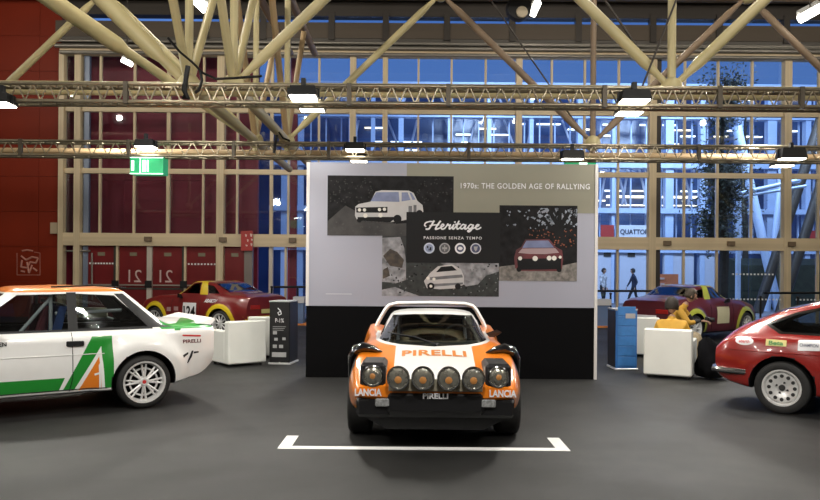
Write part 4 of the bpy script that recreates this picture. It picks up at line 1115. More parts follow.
# ---- white, green and orange saloon at the left
GR = mat('green_paint', (.012, .24, .025), .28, coat=.8); ORF = mat('orange_roof_paint', (.72, .20, .015), .3, coat=.7)
def r9(l, zb, sill, mid, sh, belt, edge, e2, ctr): return (l, [(0, zb), (.6, zb), sill, mid, sh, belt, edge, e2, (0, ctr)])
K = [r9(-.76, .36, (.72, .38), (.76, .55), (.76, .71), (.72, .75), (.5, .77), (.3, .78), .78),
     r9(-.6, .25, (.75, .28), (.80, .55), (.79, .76), (.74, .80), (.5, .825), (.3, .83), .835),
     r9(.50, .21, (.77, .25), (.815, .55), (.80, .84), (.745, .90), (.5, .925), (.3, .935), .94),
     r9(1.15, .21, (.77, .25), (.815, .55), (.80, .84), (.745, .905), (.58, 1.345), (.44, 1.385), 1.40),
     r9(1.70, .21, (.77, .25), (.815, .55), (.80, .84), (.745, .905), (.59, 1.36), (.44, 1.40), 1.415),
     r9(2.30, .21, (.77, .25), (.815, .55), (.80, .85), (.745, .915), (.575, 1.345), (.43, 1.375), 1.39),
     r9(2.78, .23, (.77, .27), (.815, .55), (.80, .86), (.75, .925), (.66, .945), (.4, .965), .97),
     r9(3.18, .32, (.75, .35), (.80, .57), (.785, .86), (.745, .925), (.6, .955), (.4, .965), .97),
     r9(3.30, .42, (.72, .44), (.775, .58), (.77, .86), (.73, .925), (.6, .96), (.4, .975), .98),
     r9(3.34, .46, (.70, .48), (.75, .60), (.75, .85), (.71, .90), (.58, .94), (.4, .95), .95)]
YAW = R(35); root, LZ = flank(-3.07, 8.56, YAW, 2.49, -1, .80)
c = Car('saloon', 'white rally saloon with green stripes and an orange roof', K, [(0, .31, .36, .52), (2.49, .31, .36, .52)], [WP, BLACK(), GR, ORF], sub=4, ten=.45, step=.05, smooth=.05, flare=[(0, .31, .40, .055), (2.49, .31, .40, .055)])
nr = lambda cc, n: cc.y < -.5
sideR = lambda cc, n: cc.y < -.4 and abs(n.y) > .35
SF = c.side(-1, .004)
def pz(*pts): return [LZ(*p) for p in pts]
c.paint(pz((-330, 402), (-100, 389), (65, 378), (59, 391.5), (-100, 405), (-330, 420)), 'side', 2, lambda cc, n: cc.y < -.5)
c.paint(pz((63, 391.2), (92, 336.5), (112, 335.5), (113, 387), (79, 390.5)), 'side', 2, lambda cc, n: cc.y < -.5)
c.paint(pz((74, 391), (101, 346), (104.5, 388)), 'side', 0, lambda cc, n: cc.y < -.5)
c.paint(pz((79, 390.5), (99, 356), (101, 388.5)), 'side', 3, lambda cc, n: cc.y < -.5)
c.paint([(.9, 1.345), (2.42, 1.345), (2.42, 1.5), (.9, 1.5)], 'side', 3, lambda cc, n: cc.z > 1.3)
c.paint([(2.70, .90), (3.5, .90), (3.5, 1.0), (2.62, 1.0)], 'side', 2, lambda cc, n: cc.y < -.60 and n.z > .2)
c.paint([(2.8, -.9), (3.5, -.2), (3.5, .25), (3.2, .1)], 'top', 2, lambda cc, n: n.z > .5)
for s in (-1, 1):
    fl = lambda cc, n, s=s: cc.y * s > .3 and cc.z > .88
    q = [(.70, .935), (1.20, 1.315), (1.69, 1.325), (1.69, .935)]
    c.extract('door_window', q, 'side', cglass, fl)
    c.extract('rear_side_window', [(1.79, .94), (1.79, 1.325), (2.20, 1.30), (2.40, 1.10), (2.55, .94)], 'side', cglass, fl)
    c.paint([(1.69, .92), (1.69, 1.34), (1.79, 1.34), (1.79, .92)], 'side', 1, fl)
    c.paint([(2.20, 1.32), (2.30, 1.32), (2.70, .955), (2.85, .925), (2.55, .925)], 'side', 1, fl)
    c.paint([(.62, .91), (2.60, .91), (2.60, .94), (.66, .94)], 'side', 1, lambda cc, n, s=s: cc.y * s > .3)
c.extract('windscreen', [(-.62, .97), (.62, .97), (.52, 1.33), (-.52, 1.33)], 'front', cglass, lambda cc, n: cc.x < 1.2 and n.x < -.2 and cc.z > .93)
c.extract('rear_window', [(-.56, .99), (.56, .99), (.48, 1.33), (-.48, 1.33)], 'front', cglass, lambda cc, n: cc.x > 2.3 and n.x > .2 and cc.z > .97)
seam('door_seam', c, SF, [(1.72, .90), (1.73, .40), (1.70, .26)]); seam('door_seam', c, SF, [(.60, .88), (.58, .45), (.64, .26)])
seam('crease_line', c, SF, [(-.3, .66), (2.05, .66)], .004, WP); seam('sill_seam', c, SF, [(.40, .275), (2.08, .275)], .005)
l, z = LZ(75, 343.5); p = SF(l, z)
MB().cbox(l - .09, l + .09, p.y - .022, p.y + .01, z - .03, z + .028, .008).build('door_handle', BLACK(), c.root)
def stext(nm, t, px, py, wpx, hpx, m, car, fn, lz, sg=1, **k):
    l, z = lz(px, py); l2, _ = lz(px + wpx, py); _, z2 = lz(px, py + hpx)
    return text_obj(nm, t, m, car.root, abs(l2 - l), abs(z2 - z), lambda u, v: fn(l + sg * u, z + v), **k)
stext('lettering', 'PIRELLI', 192, 341, 18, 3.6, mat('lettering_maroon', (.10, .012, .02), .4), c, SF, LZ, bold=.03)
decal('lettering_band', c, SF, [pz((182.5, 334.6), (201, 335.0), (201, 336.6), (188, 336.4), (184, 336.2), (182.5, 336))], REDP())
stext('lettering', 'EN', 2.5, 344.5, 8, 4, BLACK(), c, SF, LZ, bold=.02)
decal('scorpion_mark', c, SF, [pz((191.6, 350.5), (193.4, 350.5), (191.5, 357), (187.8, 363), (186.4, 363)), pz((182, 355), (188, 352), (188, 354), (183, 357.5)), pz((193.5, 351.5), (198.5, 351), (198.5, 352.5), (193.5, 353.5))], BLACK())
decal('lightning_mark', c, SF, [pz((98.2, 365), (99.6, 362), (100.4, 389), (98.8, 389)), pz((94, 373.5), (103, 370.5), (103, 372), (94.5, 375.5))], WP)
PFc = c.side(-1, .006)
decal('pillar_badge', c, PFc, [[(2.45 + .022 * cos(a * pi / 6), 1.155 + .022 * sin(a * pi / 6)) for a in range(12)]], BLACK())
for s in (-1, 1):
    for x in (0, 2.49): wheel(c, x, s, .305, 'spoke8', .305, .235, .23, .735)
# black air strip along the roof edge, mirror, roll cage, rear wing lip
MB().path([(1.55, -.53, 1.40), (2.0, -.53, 1.415), (2.35, -.52, 1.385)], .010, 6).build('roof_strip', BLACK(), c.root)
MB().hull([(.88, -.93, .93), (.98, -.93, .93), (.88, -.93, 1.03), (1.0, -.93, 1.04), (.84, -.84, .95), (.92, -.80, .94), (.84, -.84, 1.02), (.92, -.82, 1.02)]).build('mirror', BLACK(), c.root)
MB().tube((.88, -.76, .92), (.90, -.85, .95), .018).build('mirror_arm', BLACK(), c.root)
for (p, q) in (((1.55, -.54, .4), (1.55, -.50, 1.30)), ((1.55, .54, .4), (1.55, .50, 1.30)), ((1.55, -.50, 1.30), (1.55, .50, 1.30)), ((1.6, .52, 1.22), (2.45, .50, .95)), ((1.6, -.48, 1.1), (2.32, -.46, 1.12)), ((1.0, -.52, .6), (1.55, -.50, 1.28))):
    utube('roll_bar', WP, c.root, p, q, .02)
MB().cbox(2.0, 2.3, .1, .35, 1.0, 1.12, .02).build('oil_tank', mat('cream_can', (.5, .46, .32), .5), c.root)
MB().cbox(.55, .85, -.6, .6, .78, .96, .04).build('dashboard', DARKIN(), c.root); steering(c, .98, .34, .95); seats(c, 1.36, .56, mat('reflection_blue_seat', (.06, .12, .34), .8, 0, .5, 4))  # raised blue seats imitate the blue reflection in the door window
for s in (-1, 1): MB().hull([(1.40, s * .34 - .12, .75), (1.40, s * .34 + .12, .75), (1.50, s * .34 + .10, 1.18), (1.50, s * .34 - .10, 1.18), (1.58, s * .34, 1.18), (1.52, s * .34, .75)]).build('pink_reflection_pad', mat('reflection_pink_red', (.42, .10, .12), .8, 0, .3, 8), c.root)  # added pads: the window's pink reflection put into shape and colour
MB().hull([(3.14, s * .72, .95) for s in (-1, 1)] + [(3.36, s * .70, 1.01) for s in (-1, 1)] + [(3.38, s * .70, .985) for s in (-1, 1)] + [(3.31, s * .72, .93) for s in (-1, 1)]).build('tail_lip', WP, c.root)
for s in (-1, 1): MB().cbox(3.33, 3.355, s * .56 - .14, s * .56 + .14, .68, .82, .01).build('tail_lamp', mat('tail_red', (.4, .02, .015), .2, coat=.6), c.root)
c.finish()
c.root.location = (root.x, root.y, 0); c.root.rotation_euler = (0, 0, YAW)

# ---- red fastback coupe at the right
RD = mat('deep_red_paint', (.24, .013, .010), .25, 0, .03, coat=.9)
K = [r9(-.85, .36, (.66, .38), (.72, .52), (.70, .66), (.64, .70), (.45, .72), (.25, .725), .73),
     r9(-.6, .26, (.73, .28), (.79, .52), (.75, .74), (.68, .78), (.45, .80), (.25, .81), .81),
     r9(.5, .21, (.76, .24), (.82, .52), (.79, .82), (.71, .89), (.45, .92), (.25, .93), .935),
     r9(1.25, .21, (.76, .24), (.82, .52), (.79, .82), (.71, .90), (.53, 1.24), (.38, 1.285), 1.30),
     r9(1.65, .21, (.76, .24), (.82, .52), (.79, .82), (.71, .90), (.54, 1.27), (.39, 1.315), 1.33),
     r9(2.05, .21, (.76, .24), (.82, .52), (.79, .83), (.71, .905), (.53, 1.245), (.38, 1.295), 1.31),
     r9(2.45, .22, (.77, .26), (.82, .54), (.79, .83), (.70, .91), (.53, 1.13), (.38, 1.19), 1.205),
     r9(2.75, .25, (.77, .29), (.81, .56), (.77, .82), (.68, .90), (.54, 1.01), (.38, 1.06), 1.075),
     r9(2.98, .29, (.74, .33), (.785, .58), (.74, .80), (.67, .86), (.54, .91), (.38, .94), .95),
     r9(3.10, .33, (.70, .37), (.74, .58), (.71, .74), (.65, .79), (.53, .82), (.38, .84), .845),
     r9(3.16, .40, (.66, .43), (.70, .58), (.68, .68), (.62, .72), (.5, .74), (.38, .745), .75)]
YAW = R(142); root, LZ = flank(4.28, 8.5, YAW, 2.40, 1, .80)
c = Car('coupe', 'deep red fastback coupe with chrome rear bumper and round sponsor stickers', K, [(0, .31, .36, .52), (2.40, .31, .355, .52)], [RD, BLACK(), CHROME()], sub=5, ten=.8, step=.05, smooth=.08, flare=[(2.40, .31, .36, .02)])
SF = c.side(1, .004)
for s in (-1, 1):
    fl = lambda cc, n, s=s: cc.y * s > .3 and cc.z > .86
    c.paint([(.80, .91), (1.30, 1.24), (2.02, 1.235), (2.30, 1.16), (2.62, 1.01), (2.45, .912)], 'side', 2, fl)
    c.extract('quarter_window', [(1.75, .935), (1.75, 1.215), (2.02, 1.205), (2.30, 1.13), (2.56, 1.015), (2.42, .935)], 'side', cglass, fl)
    c.extract('door_window', [(.86, .935), (1.32, 1.215), (1.71, 1.22), (1.71, .935)], 'side', cglass, fl)
c.extract('windscreen', [(-.58, .97), (.58, .97), (.48, 1.24), (-.48, 1.24)], 'front', cglass, lambda cc, n: cc.x < 1.3 and n.x < -.2 and cc.z > .93)
c.extract('rear_window', [(2.2, -.44), (2.82, -.46), (2.82, .46), (2.2, .44)], 'top', cglass, lambda cc, n: n.z > .4 and cc.z > .95)
seam('door_seam', c, SF, [(1.73, .90), (1.75, .45), (1.70, .25)]); seam('crease_line', c, SF, [(1.0, .70), (3.02, .70)], .005, RD)
decal('round_sticker', c, SF, [[(lambda a: (LZ(743.5, 341)[0] + .105 * cos(a), LZ(743.5, 341)[1] + .048 * sin(a)))(k * pi / 10) for k in range(20)]], wm)
stext('sticker_lettering', 'abarth', 743.5, 341.2, 11, 3.2, REDP(), c, c.side(1, .008), LZ, -1, bold=.02)
decal('yellow_sticker', c, SF, [pz((765.5, 339), (786.5, 340.5), (786.5, 346.5), (765.5, 345.5))], mat('sticker_yellow', (.62, .56, .22), .4))
stext('sticker_lettering', 'Beta', 776, 343, 15, 4, mat('lettering_green', (.05, .22, .06), .4), c, c.side(1, .008), LZ, -1, bold=.03)
decal('white_sticker', c, SF, [pz((798, 340), (820, 340.5), (820, 351), (798, 350.5))], wm)
stext('sticker_lettering', 'CHAMPION', 809, 345.5, 19, 3.2, mat('lettering_navy', (.04, .05, .10), .4), c, c.side(1, .008), LZ, -1, bold=.02)
MB().path([(2.78, .80, .455), (3.05, .765, .455), (3.17, .70, .455), (3.22, .5, .455), (3.23, 0, .455), (3.22, -.5, .455), (3.17, -.70, .455), (3.05, -.765, .455), (2.78, -.80, .455)], .034, 8, flat=(1, 1, 1)).build('bumper', CHROME(), c.root, 40)
MB().path([(2.80, .815, .43), (3.06, .785, .43), (3.19, .71, .43), (3.245, .5, .43), (3.25, 0, .43), (3.245, -.5, .43), (3.19, -.71, .43)], .016, 6).build('bumper_strip', BLACK(), c.root, 40)
for s in (-1, 1):
    MB().cbox(3.145, 3.172, s * .45 - .14, s * .45 + .14, .56, .66, .008).build('tail_lamp', mat('tail_red', (.4, .02, .015), .2, coat=.6), c.root)
    MB().cbox(2.93, 2.96, s * .745 - .02, s * .745 + .02, .665, .685, .005).build('side_marker', CHROME(), c.root)
    for x in (0, 2.40): wheel(c, x, s, .30, 'holes', .30, .205, .19, .725)
MB().cbox(.55, .85, -.55, .55, .74, .93, .04).build('dashboard', DARKIN(), c.root); seats(c, 1.4, .38, mat('brown_seat', (.25, .09, .03), .7, 0, .3, 6))
c.finish()
c.root.location = (root.x, root.y, 0); c.root.rotation_euler = (0, 0, YAW)

# ---- the two roadsters with hardtops at the back
YL = mat('yellow_paint', (.68, .50, .02), .3, coat=.6)
def roadster(label, paint, accent, yaw, cx, cy, sy, W, zs, number, glass, modern):
    def k(l, zb, a, b, c_, d, e, g, h): return r9(l, zb, (a[0] * W, a[1]), (b[0] * W, b[1]), (c_[0] * W, c_[1]), (d[0] * W, d[1] * zs), (e[0] * W, e[1] * zs), (g[0] * W, g[1] * zs), h * zs)
    K = [k(-.75, .30, (.74, .34), (.80, .45), (.78, .56), (.70, .64), (.5, .68), (.3, .69), .70),
         k(-.55, .22, (.84, .26), (.92, .50), (.90, .66), (.80, .76), (.5, .79), (.3, .80), .80),
         k(0, .18, (.92, .24), (1.0, .50), (.97, .72), (.84, .87), (.55, .86), (.3, .88), .885),
         k(.62, .18, (.92, .22), (.97, .50), (.96, .76), (.86, .90), (.6, .92), (.3, .93), .94),
         k(1.10, .18, (.92, .22), (.97, .50), (.96, .76), (.86, .91), (.66, 1.19), (.5, 1.22), 1.23),
         k(1.45, .18, (.92, .22), (.98, .50), (.97, .77), (.87, .92), (.68, 1.21), (.5, 1.24), 1.25),
         k(1.80, .18, (.92, .22), (1.0, .50), (.99, .78), (.88, .93), (.68, 1.17), (.5, 1.205), 1.215),
         k(2.35, .20, (.93, .26), (1.01, .52), (.98, .78), (.85, .93), (.64, .97), (.4, .985), .985),
         k(2.85, .28, (.86, .32), (.95, .54), (.93, .78), (.80, .91), (.6, .94), (.4, .95), .95),
         k(3.05, .36, (.78, .40), (.84, .55), (.82, .74), (.72, .86), (.55, .89), (.4, .90), .90)]
    root, LZ = flank(cx, cy, yaw, 2.31, sy, W)
    c = Car('roadster', label, K, [(0, .32, .36, .5), (2.31, .32, .36, .5)], [paint, BLACK(), accent], sub=4, ten=.85, step=.06, smooth=.08, flare=[(0, .32, .37, .03), (2.31, .32, .37, .04)])
    for s in (-1, 1):
        fl = lambda cc, n, s=s: cc.y * s > .3 and cc.z > .86 * zs
        side = lambda cc, n, s=s: cc.y * s > .3
        for cxw in (0, 2.31):
            ring = [(cxw + .47 * cos(a * pi / 12), .32 + .47 * sin(a * pi / 12)) for a in range(-2, 15)] + [(cxw + .33 * cos(a * pi / 12), .32 + .33 * sin(a * pi / 12)) for a in range(14, -3, -1)]
            c.paint(ring, 'side', 2, lambda cc, n, s=s: cc.y * s > .55 and n.y * s > .25)
        c.paint([(1.52, .93 * zs), (1.42, 1.25 * zs), (1.60, 1.25 * zs), (1.80, .93 * zs)], 'side', 2, fl)
        c.paint([(.70, .93 * zs), (1.10, 1.23 * zs), (1.42, 1.25 * zs), (1.42, 1.21 * zs), (1.14, 1.20 * zs), (.80, .93 * zs)], 'side', 2, fl)
        c.extract('door_window', [(.84, .95 * zs), (1.13, 1.17 * zs), (1.41, 1.19 * zs), (1.50, .95 * zs)], 'side', glass, fl)
        c.extract('quarter_window', [(1.82, .96 * zs), (1.66, 1.15 * zs), (1.85, 1.13 * zs), (2.15, .96 * zs)], 'side', glass, fl)
    c.extract('windscreen', [(-.6 * W, .96 * zs), (.6 * W, .96 * zs), (.56 * W, 1.18 * zs), (-.56 * W, 1.18 * zs)], 'front', glass, lambda cc, n: cc.x < 1.15 and n.x < -.2 and cc.z > .93 * zs)
    c.extract('rear_window', [(1.84, -.60 * W), (2.31, -.62 * W), (2.31, .62 * W), (1.84, .60 * W)], 'top', glass, lambda cc, n: n.z > .3 and cc.z > .97 * zs)
    SF = c.side(sy, .005); sg = 1 if sy < 0 else -1
    seam('door_seam', c, SF, [(1.62, .86), (1.64, .5), (1.58, .26)]); seam('door_seam', c, SF, [(.62, .86), (.60, .5), (.66, .26)])
    for s in (-1, 1):
        for x in (0, 2.31): wheel(c, x, s, .315, 'spoke5', .315, .235, .22, W - .10)
        MB().cbox(3.03, 3.06, s * .50 * W - .16, s * .50 * W + .16, .66, .76, .01).build('tail_lamp', mat('tail_red', (.4, .02, .015), .2, coat=.6), c.root)
        MB().hull([(.92, s * (W + .06), .90), (1.0, s * (W + .06), .90), (.92, s * (W + .06), .99), (1.0, s * (W + .06), 1.0), (.86, s * (W - .06), .91), (.95, s * (W - .10), .88), (.86, s * (W - .04), .97), (.95, s * (W - .04), .97)]).build('mirror', BLACK(), c.root)
    MB().hull([(2.92, s * .8 * W, .30) for s in (-1, 1)] + [(3.10, s * .74 * W, .34) for s in (-1, 1)] + [(3.10, s * .74 * W, .50) for s in (-1, 1)] + [(2.96, s * .88 * W, .50) for s in (-1, 1)]).build('bumper', accent if modern else BLACK(), c.root)
    seats(c, 1.3, .38, DARKIN())
    if modern:
        decal('number_panel', c, SF, [[(1.02, .38), (1.50, .38), (1.50, .78), (1.02, .78)]], wm)
        text_obj('number', '124', BLACK(), c.root, .42, .26, lambda u, v: c.side(sy, .011)(1.26 + sg * u, .57 + v), bold=.03)
        text_obj('lettering', 'ABARTH', wm, c.root, .42, .085, lambda u, v: SF(1.98 + sg * u, .845 + v), bold=.03, shear=.2)
        text_obj('lettering', 'abarth', wm, c.root, .34, .08, lambda u, v: c.top(.006)(2.55 + v, u), bold=.02)
        q = []
        for (l, z, a, b) in ((.52, .60, .07, .05), (.52, .42, .07, .04), (.78, .62, .08, .05), (.78, .47, .07, .06), (.78, .33, .07, .03)): q.append([(l - a, z - b), (l + a, z - b), (l + a, z + b), (l - a, z + b)])
        decal('sticker', c, SF, q, mat('sticker_dim', (.40, .25, .24), .5))
        MB().cbox(3.07, 3.085, -.25, .25, .56, .66, .004).build('number_plate', mat('sticker_yellow', (.62, .56, .22), .4), c.root)
        MB().cbox(1.3, 1.75, -.16, .16, 1.225, 1.285, .03).build('roof_scoop', paint, c.root)
    else:
        decal('number_panel', c, SF, [[(.80, .40), (1.36, .40), (1.36, .80), (.80, .80)]], mat('cream_panel', (.62, .58, .38), .5))
        MB().cbox(3.06, 3.075, -.28, .28, .50, .62, .004).build('number_plate', wm, c.root)
        MB().path([(3.0, -.62, .45), (3.14, -.5, .45), (3.15, 0, .45), (3.14, .5, .45), (3.0, .62, .45)], .02, 8).build('rear_bar', CHROME(), c.root)
    c.finish()
    c.root.location = (root.x, root.y, 0); c.root.rotation_euler = (0, 0, yaw)
    return c
roadster('dark red and yellow rally roadster with hardtop and number 124 panel', mat('dark_red_paint', (.17, .014, .014), .28, coat=.8), YL, R(-32), -4.5, 17.5, -1, .86, 1.06, True, dglass, True)
roadster('maroon classic roadster with yellow green arches parked behind the seated people', mat('maroon_paint', (.11, .018, .028), .28, coat=.8), mat('lime_yellow_paint', (.42, .46, .06), .35, coat=.5), R(218), 6.58, 17.0, 1, .82, 1.06, False, glassmat('pale_car_glass', (.55, .6, .6), .6), False)
# ------------------------------------------------------------------ people
def person(label, base, rz, J, E, mats, head, hair_m, hands, scale=1., extra=None):
    # J: name -> (x, y, z, radius, material); E: joint pairs; one continuous skinned body
    root = tag(empty('person', base, rz), label, 'person'); root.scale = (scale,) * 3
    me = bpy.data.meshes.new('body'); names = list(J)
    me.from_pydata([J[n][:3] for n in names], [(names.index(a), names.index(b)) for a, b in E], [])
    o = bpy.data.objects.new('tmp', me); COL.objects.link(o)
    md = o.modifiers.new('s', 'SKIN'); md.use_smooth_shade = True
    for i, n in enumerate(names):
        sv = me.skin_vertices[0].data[i]; sv.radius = (J[n][3], J[n][3] * (J[n][5] if len(J[n]) > 5 else 1)); sv.use_root = (n == 'pelvis')
    sb = o.modifiers.new('b', 'SUBSURF'); sb.levels = 2; sb.render_levels = 2
    dg = bpy.context.evaluated_depsgraph_get()
    bme = bpy.data.meshes.new_from_object(o.evaluated_get(dg)); bpy.data.objects.remove(o, do_unlink=True)
    bme.materials.clear()
    for m in mats: bme.materials.append(m)
    for p in bme.polygons:
        best = None
        for a, b in E:
            A, B = Vector(J[a][:3]), Vector(J[b][:3]); d = B - A; t = max(0, min(1, (p.center - A).dot(d) / max(1e-9, d.length_squared)))
            q = (p.center - (A + d * t)).length
            if best is None or q < best[0]: best = (q, J[b][4] if t > .5 else J[a][4])
        p.material_index = best[1]; p.use_smooth = True
    # head with face, joined to the body mesh
    hc, look, tilt = head
    q = MB(); rot = Matrix.Rotation(look, 4, 'Z') @ Matrix.Rotation(tilt, 4, 'X')
    def T(v): return tuple(Vector(hc) + rot @ Vector(v))
    def fn(p):
        k = 1 - .28 * max(0, -p.z) ** 1.5
        return Vector((p.x * k, p.y * k * (1.0 if p.y > 0 else .95), p.z))
    e = MB().ell((0, 0, 0), (.078, .098, .118), 20, 14, 0, fn); q.add([T(v) for v in e.v], e.f)
    q.hull([T(v) for v in ((-.012, -.088, .02), (.012, -.088, .02), (-.018, -.092, -.025), (.018, -.092, -.025), (0, -.118, -.02), (0, -.09, -.035))])
    for s in (-1, 1):
        e = MB().ell((s * .078, .005, -.005), (.012, .022, .034), 8, 6); q.add([T(v) for v in e.v], e.f)
        e = MB().ell((s * .03, -.086, .012), (.013, .008, .008), 8, 6); q.add([T(v) for v in e.v], e.f, 2)
    e = MB().ell((0, -.082, -.058), (.024, .010, .006), 8, 6); q.add([T(v) for v in e.v], e.f, 1)
    hands_m = MB()
    for (w_, d_, side_) in hands:
        w_ = Vector(w_); d_ = Vector(d_).normalized(); s_ = d_.cross(Vector((0, 0, 1))).normalized() * side_
        dn = Vector((0, 0, -1))
        q.hull([tuple(w_ + d_ * a + s_ * b + dn * c_) for a in (0, .085) for b in (-.036, .036) for c_ in (-.012, .016)])
        for k in range(4):
            b = -.030 + k * .020; L = (.062, .074, .070, .055)[k]
            p0 = w_ + d_ * .08 + s_ * b; p1 = p0 + d_ * L * .5 + dn * .008; p2 = p1 + d_ * L * .35 + dn * .03; p3 = p2 + dn * .02
            q.path([p0, p1, p2, p3], [.010, .0095, .0085, .006], 7)
        p0 = w_ + d_ * .02 + s_ * .034; p1 = p0 + s_ * .03 + d_ * .035; p2 = p1 + d_ * .032 + dn * .01
        q.path([p0, p1, p2], [.012, .011, .007], 7)
    hm = q.mesh('h', [mats[0], mat('lip', (.32, .12, .10), .5), BLACK()], 50)
    bm = bmesh.new(); bm.from_mesh(bme); n0 = len(bm.faces); bm.from_mesh(hm); bm.faces.ensure_lookup_table()
    off = len(mats)
    for f in bm.faces[n0:]: f.material_index = [0, off, off + 1][f.material_index]
    bm.to_mesh(bme); bm.free(); bme.materials.append(mat('lip', (.32, .12, .10), .5)); bme.materials.append(BLACK())
    link('body', bme, root)
    # hair cap
    h = MB()
    def hf(p):
        return p
    e = MB().ell((0, .012, .012), (.090, .108, .122), 24, 16)
    vv = [Vector(v) for v in e.v]; keep = []
    for f in e.f:
        cc = sum((vv[i] for i in f), Vector()) / len(f)
        if (cc.y > -.035 and cc.z > -.055) or cc.z > .068: keep.append(f)
    rn = random.Random(5)
    vv = [v + Vector((rn.uniform(-.006, .006),) * 3) for v in vv]
    h.add([T(v) for v in vv], keep)
    hm = h.mesh('hair', hair_m, 80)
    ho = link('hair', hm, root); sd = ho.modifiers.new('thick', 'SOLIDIFY'); sd.thickness = .014
    if extra: extra(root)
    return root
SK = mat('skin', (.42, .24, .16), .55); HAIR = mat('dark_hair', (.02, .014, .010), .7, 0, .4, 40, bump=.6, bscale=60)
YJ = mat('yellow_jacket', (.58, .32, .035), .7, 0, .12, 5, bump=.3, bscale=12); TR = mat('beige_trousers', (.42, .34, .22), .8, 0, .1, 8); DKC = mat('dark_cloth', (.02, .02, .022), .85, 0, .3, 10)
# seated man in the white armchair: local -Y is where he faces
def seated(lean, zs=.44):
    J = {'pelvis': (0, .0, zs + .10, .155, 1, .85), 'waist': (0, -.03 * lean, zs + .26, .15, 1, .8), 'chest': (0, -.12 * lean, zs + .44, .17, 1, .75), 'neck': (0, -.17 * lean, zs + .60, .065, 1), 'head': (0, -.20 * lean, zs + .70, .05, 0)}
    for s, n in ((-1, 'r'), (1, 'l')):
        J['sh' + n] = (s * .19, -.13 * lean, zs + .53, .078, 1); J['el' + n] = (s * .27, -.20 * lean - .05, zs + .27, .055, 1); J['wr' + n] = (s * .14, -.36 - .1 * lean, zs + .24, .034, 1)
        J['hip' + n] = (s * .10, -.06, zs + .08, .10, 2); J['kn' + n] = (s * .15, -.48, zs + .09, .072, 2); J['an' + n] = (s * .14, -.50, .09, .045, 2); J['toe' + n] = (s * .15, -.68, .045, .038, 3)
    E = [('pelvis', 'waist'), ('waist', 'chest'), ('chest', 'neck'), ('neck', 'head')]
    for n in 'rl': E += [('chest', 'sh' + n), ('sh' + n, 'el' + n), ('el' + n, 'wr' + n), ('pelvis', 'hip' + n), ('hip' + n, 'kn' + n), ('kn' + n, 'an' + n), ('an' + n, 'toe' + n)]
    return J, E
J, E = seated(.5, .27)
cx, cy = ch_r.location.x, ch_r.location.y
person('person in a yellow jacket sitting in the white armchair, seen from behind', (cx + .02, cy + .04, 0), R(180 - 27), J, E, [SK, YJ, TR, DKC], ((0, -.11, 1.085), R(-20), R(8)), HAIR, [((.14, -.41, .51), (-.3, -1, 0), -1), ((-.14, -.41, .51), (.3, -1, 0), 1)])
# second person facing them, leaning forward over a camera, on a low stool
x2, y2 = P(670, HZ, 13.4).x, 13.4
st = tag(empty('stool', (x2 + .02, y2 + .0, 0)), 'low dark stool under the person leaning forward in yellow and black', 'stool')
MB().lathe([(0, .38), (.19, .38), (.21, .40), (.21, .44), (.18, .46), (0, .46)], (x2, y2, 0), 'z', 20).build('seat', DKC, st, 40, True)
for k in range(4):
    a = pi / 4 + k * pi / 2; utube('leg', SILVER(), st, (x2 + .14 * cos(a), y2 + .14 * sin(a), .39), (x2 + .19 * cos(a), y2 + .19 * sin(a), 0.0), .012)
J, E = seated(1.5, .40)
for n in ('shr', 'shl', 'neck'): J[n] = J[n][:4] + (1,)
J['pelvis'] = J['pelvis'][:4] + (3,) + J['pelvis'][5:]; J['waist'] = J['waist'][:4] + (3,) + J['waist'][5:]
J['elr'] = (-.26, -.36, .72, .055, 1); J['wrr'] = (-.08, -.52, .76, .034, 3); J['ell'] = (.26, -.36, .72, .055, 3); J['wrl'] = (.08, -.52, .76, .034, 3)
def camx(root):
    k = MB().cbox(-.07, .07, -.68, -.60, .735, .83, .01); k.lathe([(.035, -.76), (.038, -.68)], (0, 0, .785), 'y', 14)
    return k
p2 = person('person in yellow and black top with beige trousers leaning forward on a stool', (x2, y2, 0), R(62), J, E, [SK, YJ, TR, DKC], ((0, -.37, 1.20), R(12), R(18)), mat('brown_hair', (.06, .045, .03), .7, 0, .4, 40, bump=.6, bscale=60), [((.08, -.55, .76), (-.15, -1, 0), -1), ((-.08, -.55, .76), (.15, -1, 0), 1)])
cm = tag(camx(None).build('camera', BLACK(), smooth=40), 'small black camera held by the person on the stool', 'camera')
M4 = Matrix.Translation((x2, y2, 0)) @ Matrix.Rotation(R(62), 4, 'Z')
cm.location = M4 @ Vector(cm.location); cm.rotation_euler = (0, 0, R(62))
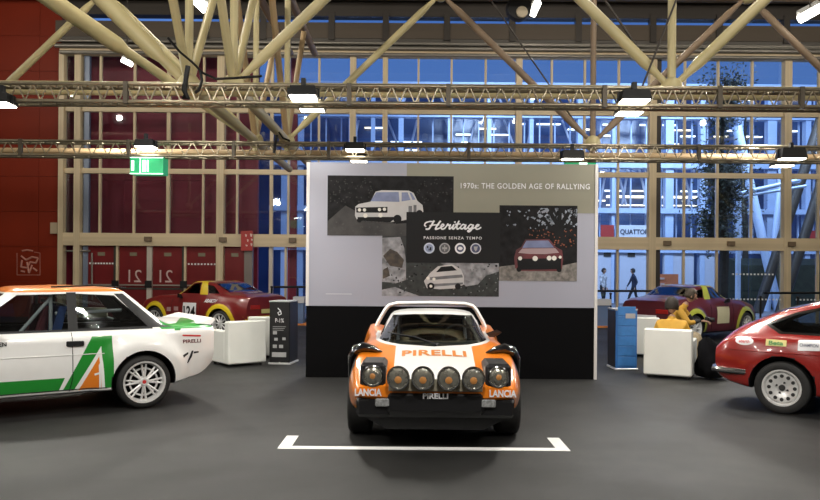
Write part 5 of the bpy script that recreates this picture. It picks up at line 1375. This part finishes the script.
# black coat slung over the right side of the armchair
q = MB(); rn = random.Random(2)
x0, y0 = cx + .52, cy - .28
pts = []
prof = [(.05, .02), (.24, .05), (.28, .18), (.25, .34), (.20, .46), (.13, .56), (.05, .62), (0, .63)]
vs_ = []; n = 22
for i, (r_, z_) in enumerate(prof):
    for j in range(n):
        a = 2 * pi * j / n; rr = r_ * (1 + .20 * sin(3 * a + i * .8) + .10 * sin(7 * a - i * 1.7))
        vs_.append((x0 + rr * cos(a) * .85 - .22 * max(0, z_ - .3), y0 + rr * sin(a) * .8, max(.005, z_ + .015 * sin(4 * a))))
q.add(vs_, [(i * n + j, i * n + (j + 1) % n, (i + 1) * n + (j + 1) % n, (i + 1) * n + j) for i in range(len(prof) - 1) for j in range(n)] + [tuple(range(n))])
tag(q.build('coat', mat('black_coat', (.004, .004, .005), .95, 0, .3, 6, bump=1, bscale=9, spec=.1), smooth=60), 'black coat slung down beside the armchair of the seated person', 'coat')

# passers-by outside
def walker(px, y, py_foot, h, label, rz, m1, m2, step=.22):
    J = {'pelvis': (0, 0, .95, .13, 1, .8), 'waist': (0, 0, 1.12, .125, 1, .8), 'chest': (0, -.02, 1.32, .15, 1, .75), 'neck': (0, -.03, 1.5, .06, 1), 'head': (0, -.05, 1.60, .05, 0)}
    for s, n in ((-1, 'r'), (1, 'l')):
        J['sh' + n] = (s * .18, -.02, 1.42, .07, 1); J['el' + n] = (s * .23, s * .10 - .02, 1.15, .05, 1); J['wr' + n] = (s * .22, s * .12 - .14, .93, .033, 1)
        J['hip' + n] = (s * .09, 0, .88, .09, 2); J['kn' + n] = (s * .09, s * step * .6 - .05, .50, .065, 2); J['an' + n] = (s * .09, s * step * 1.3, .10 + (.05 if s > 0 else 0), .04, 2); J['toe' + n] = (s * .09, s * step * 1.3 - .16, .045 + (.02 if s > 0 else 0), .035, 2)
    E = [('pelvis', 'waist'), ('waist', 'chest'), ('chest', 'neck'), ('neck', 'head')]
    for n in 'rl': E += [('chest', 'sh' + n), ('sh' + n, 'el' + n), ('el' + n, 'wr' + n), ('pelvis', 'hip' + n), ('hip' + n, 'kn' + n), ('kn' + n, 'an' + n), ('an' + n, 'toe' + n)]
    return person(label, (OX(px, y), y, -.02), rz, J, E, [SK, m1, m2], ((0, -.07, 1.66), 0, 0), HAIR, [((-.22, -.26, .90), (0, -.3, -1), 1), ((.22, -.02, .90), (0, -.3, -1), -1)])
nvy = mat('navy_coat', (.012, .02, .05), .8)
walker(634, 35, 301, 1.75, 'person in a navy coat walking past outside the glass', R(-90), nvy, DKC)
walker(603, 34, 301, 1.7, 'person in black and white standing outside by the pale wall', R(30), mat('white_top', (.5, .5, .52), .8, 0, .6, 9), DKC, .08)
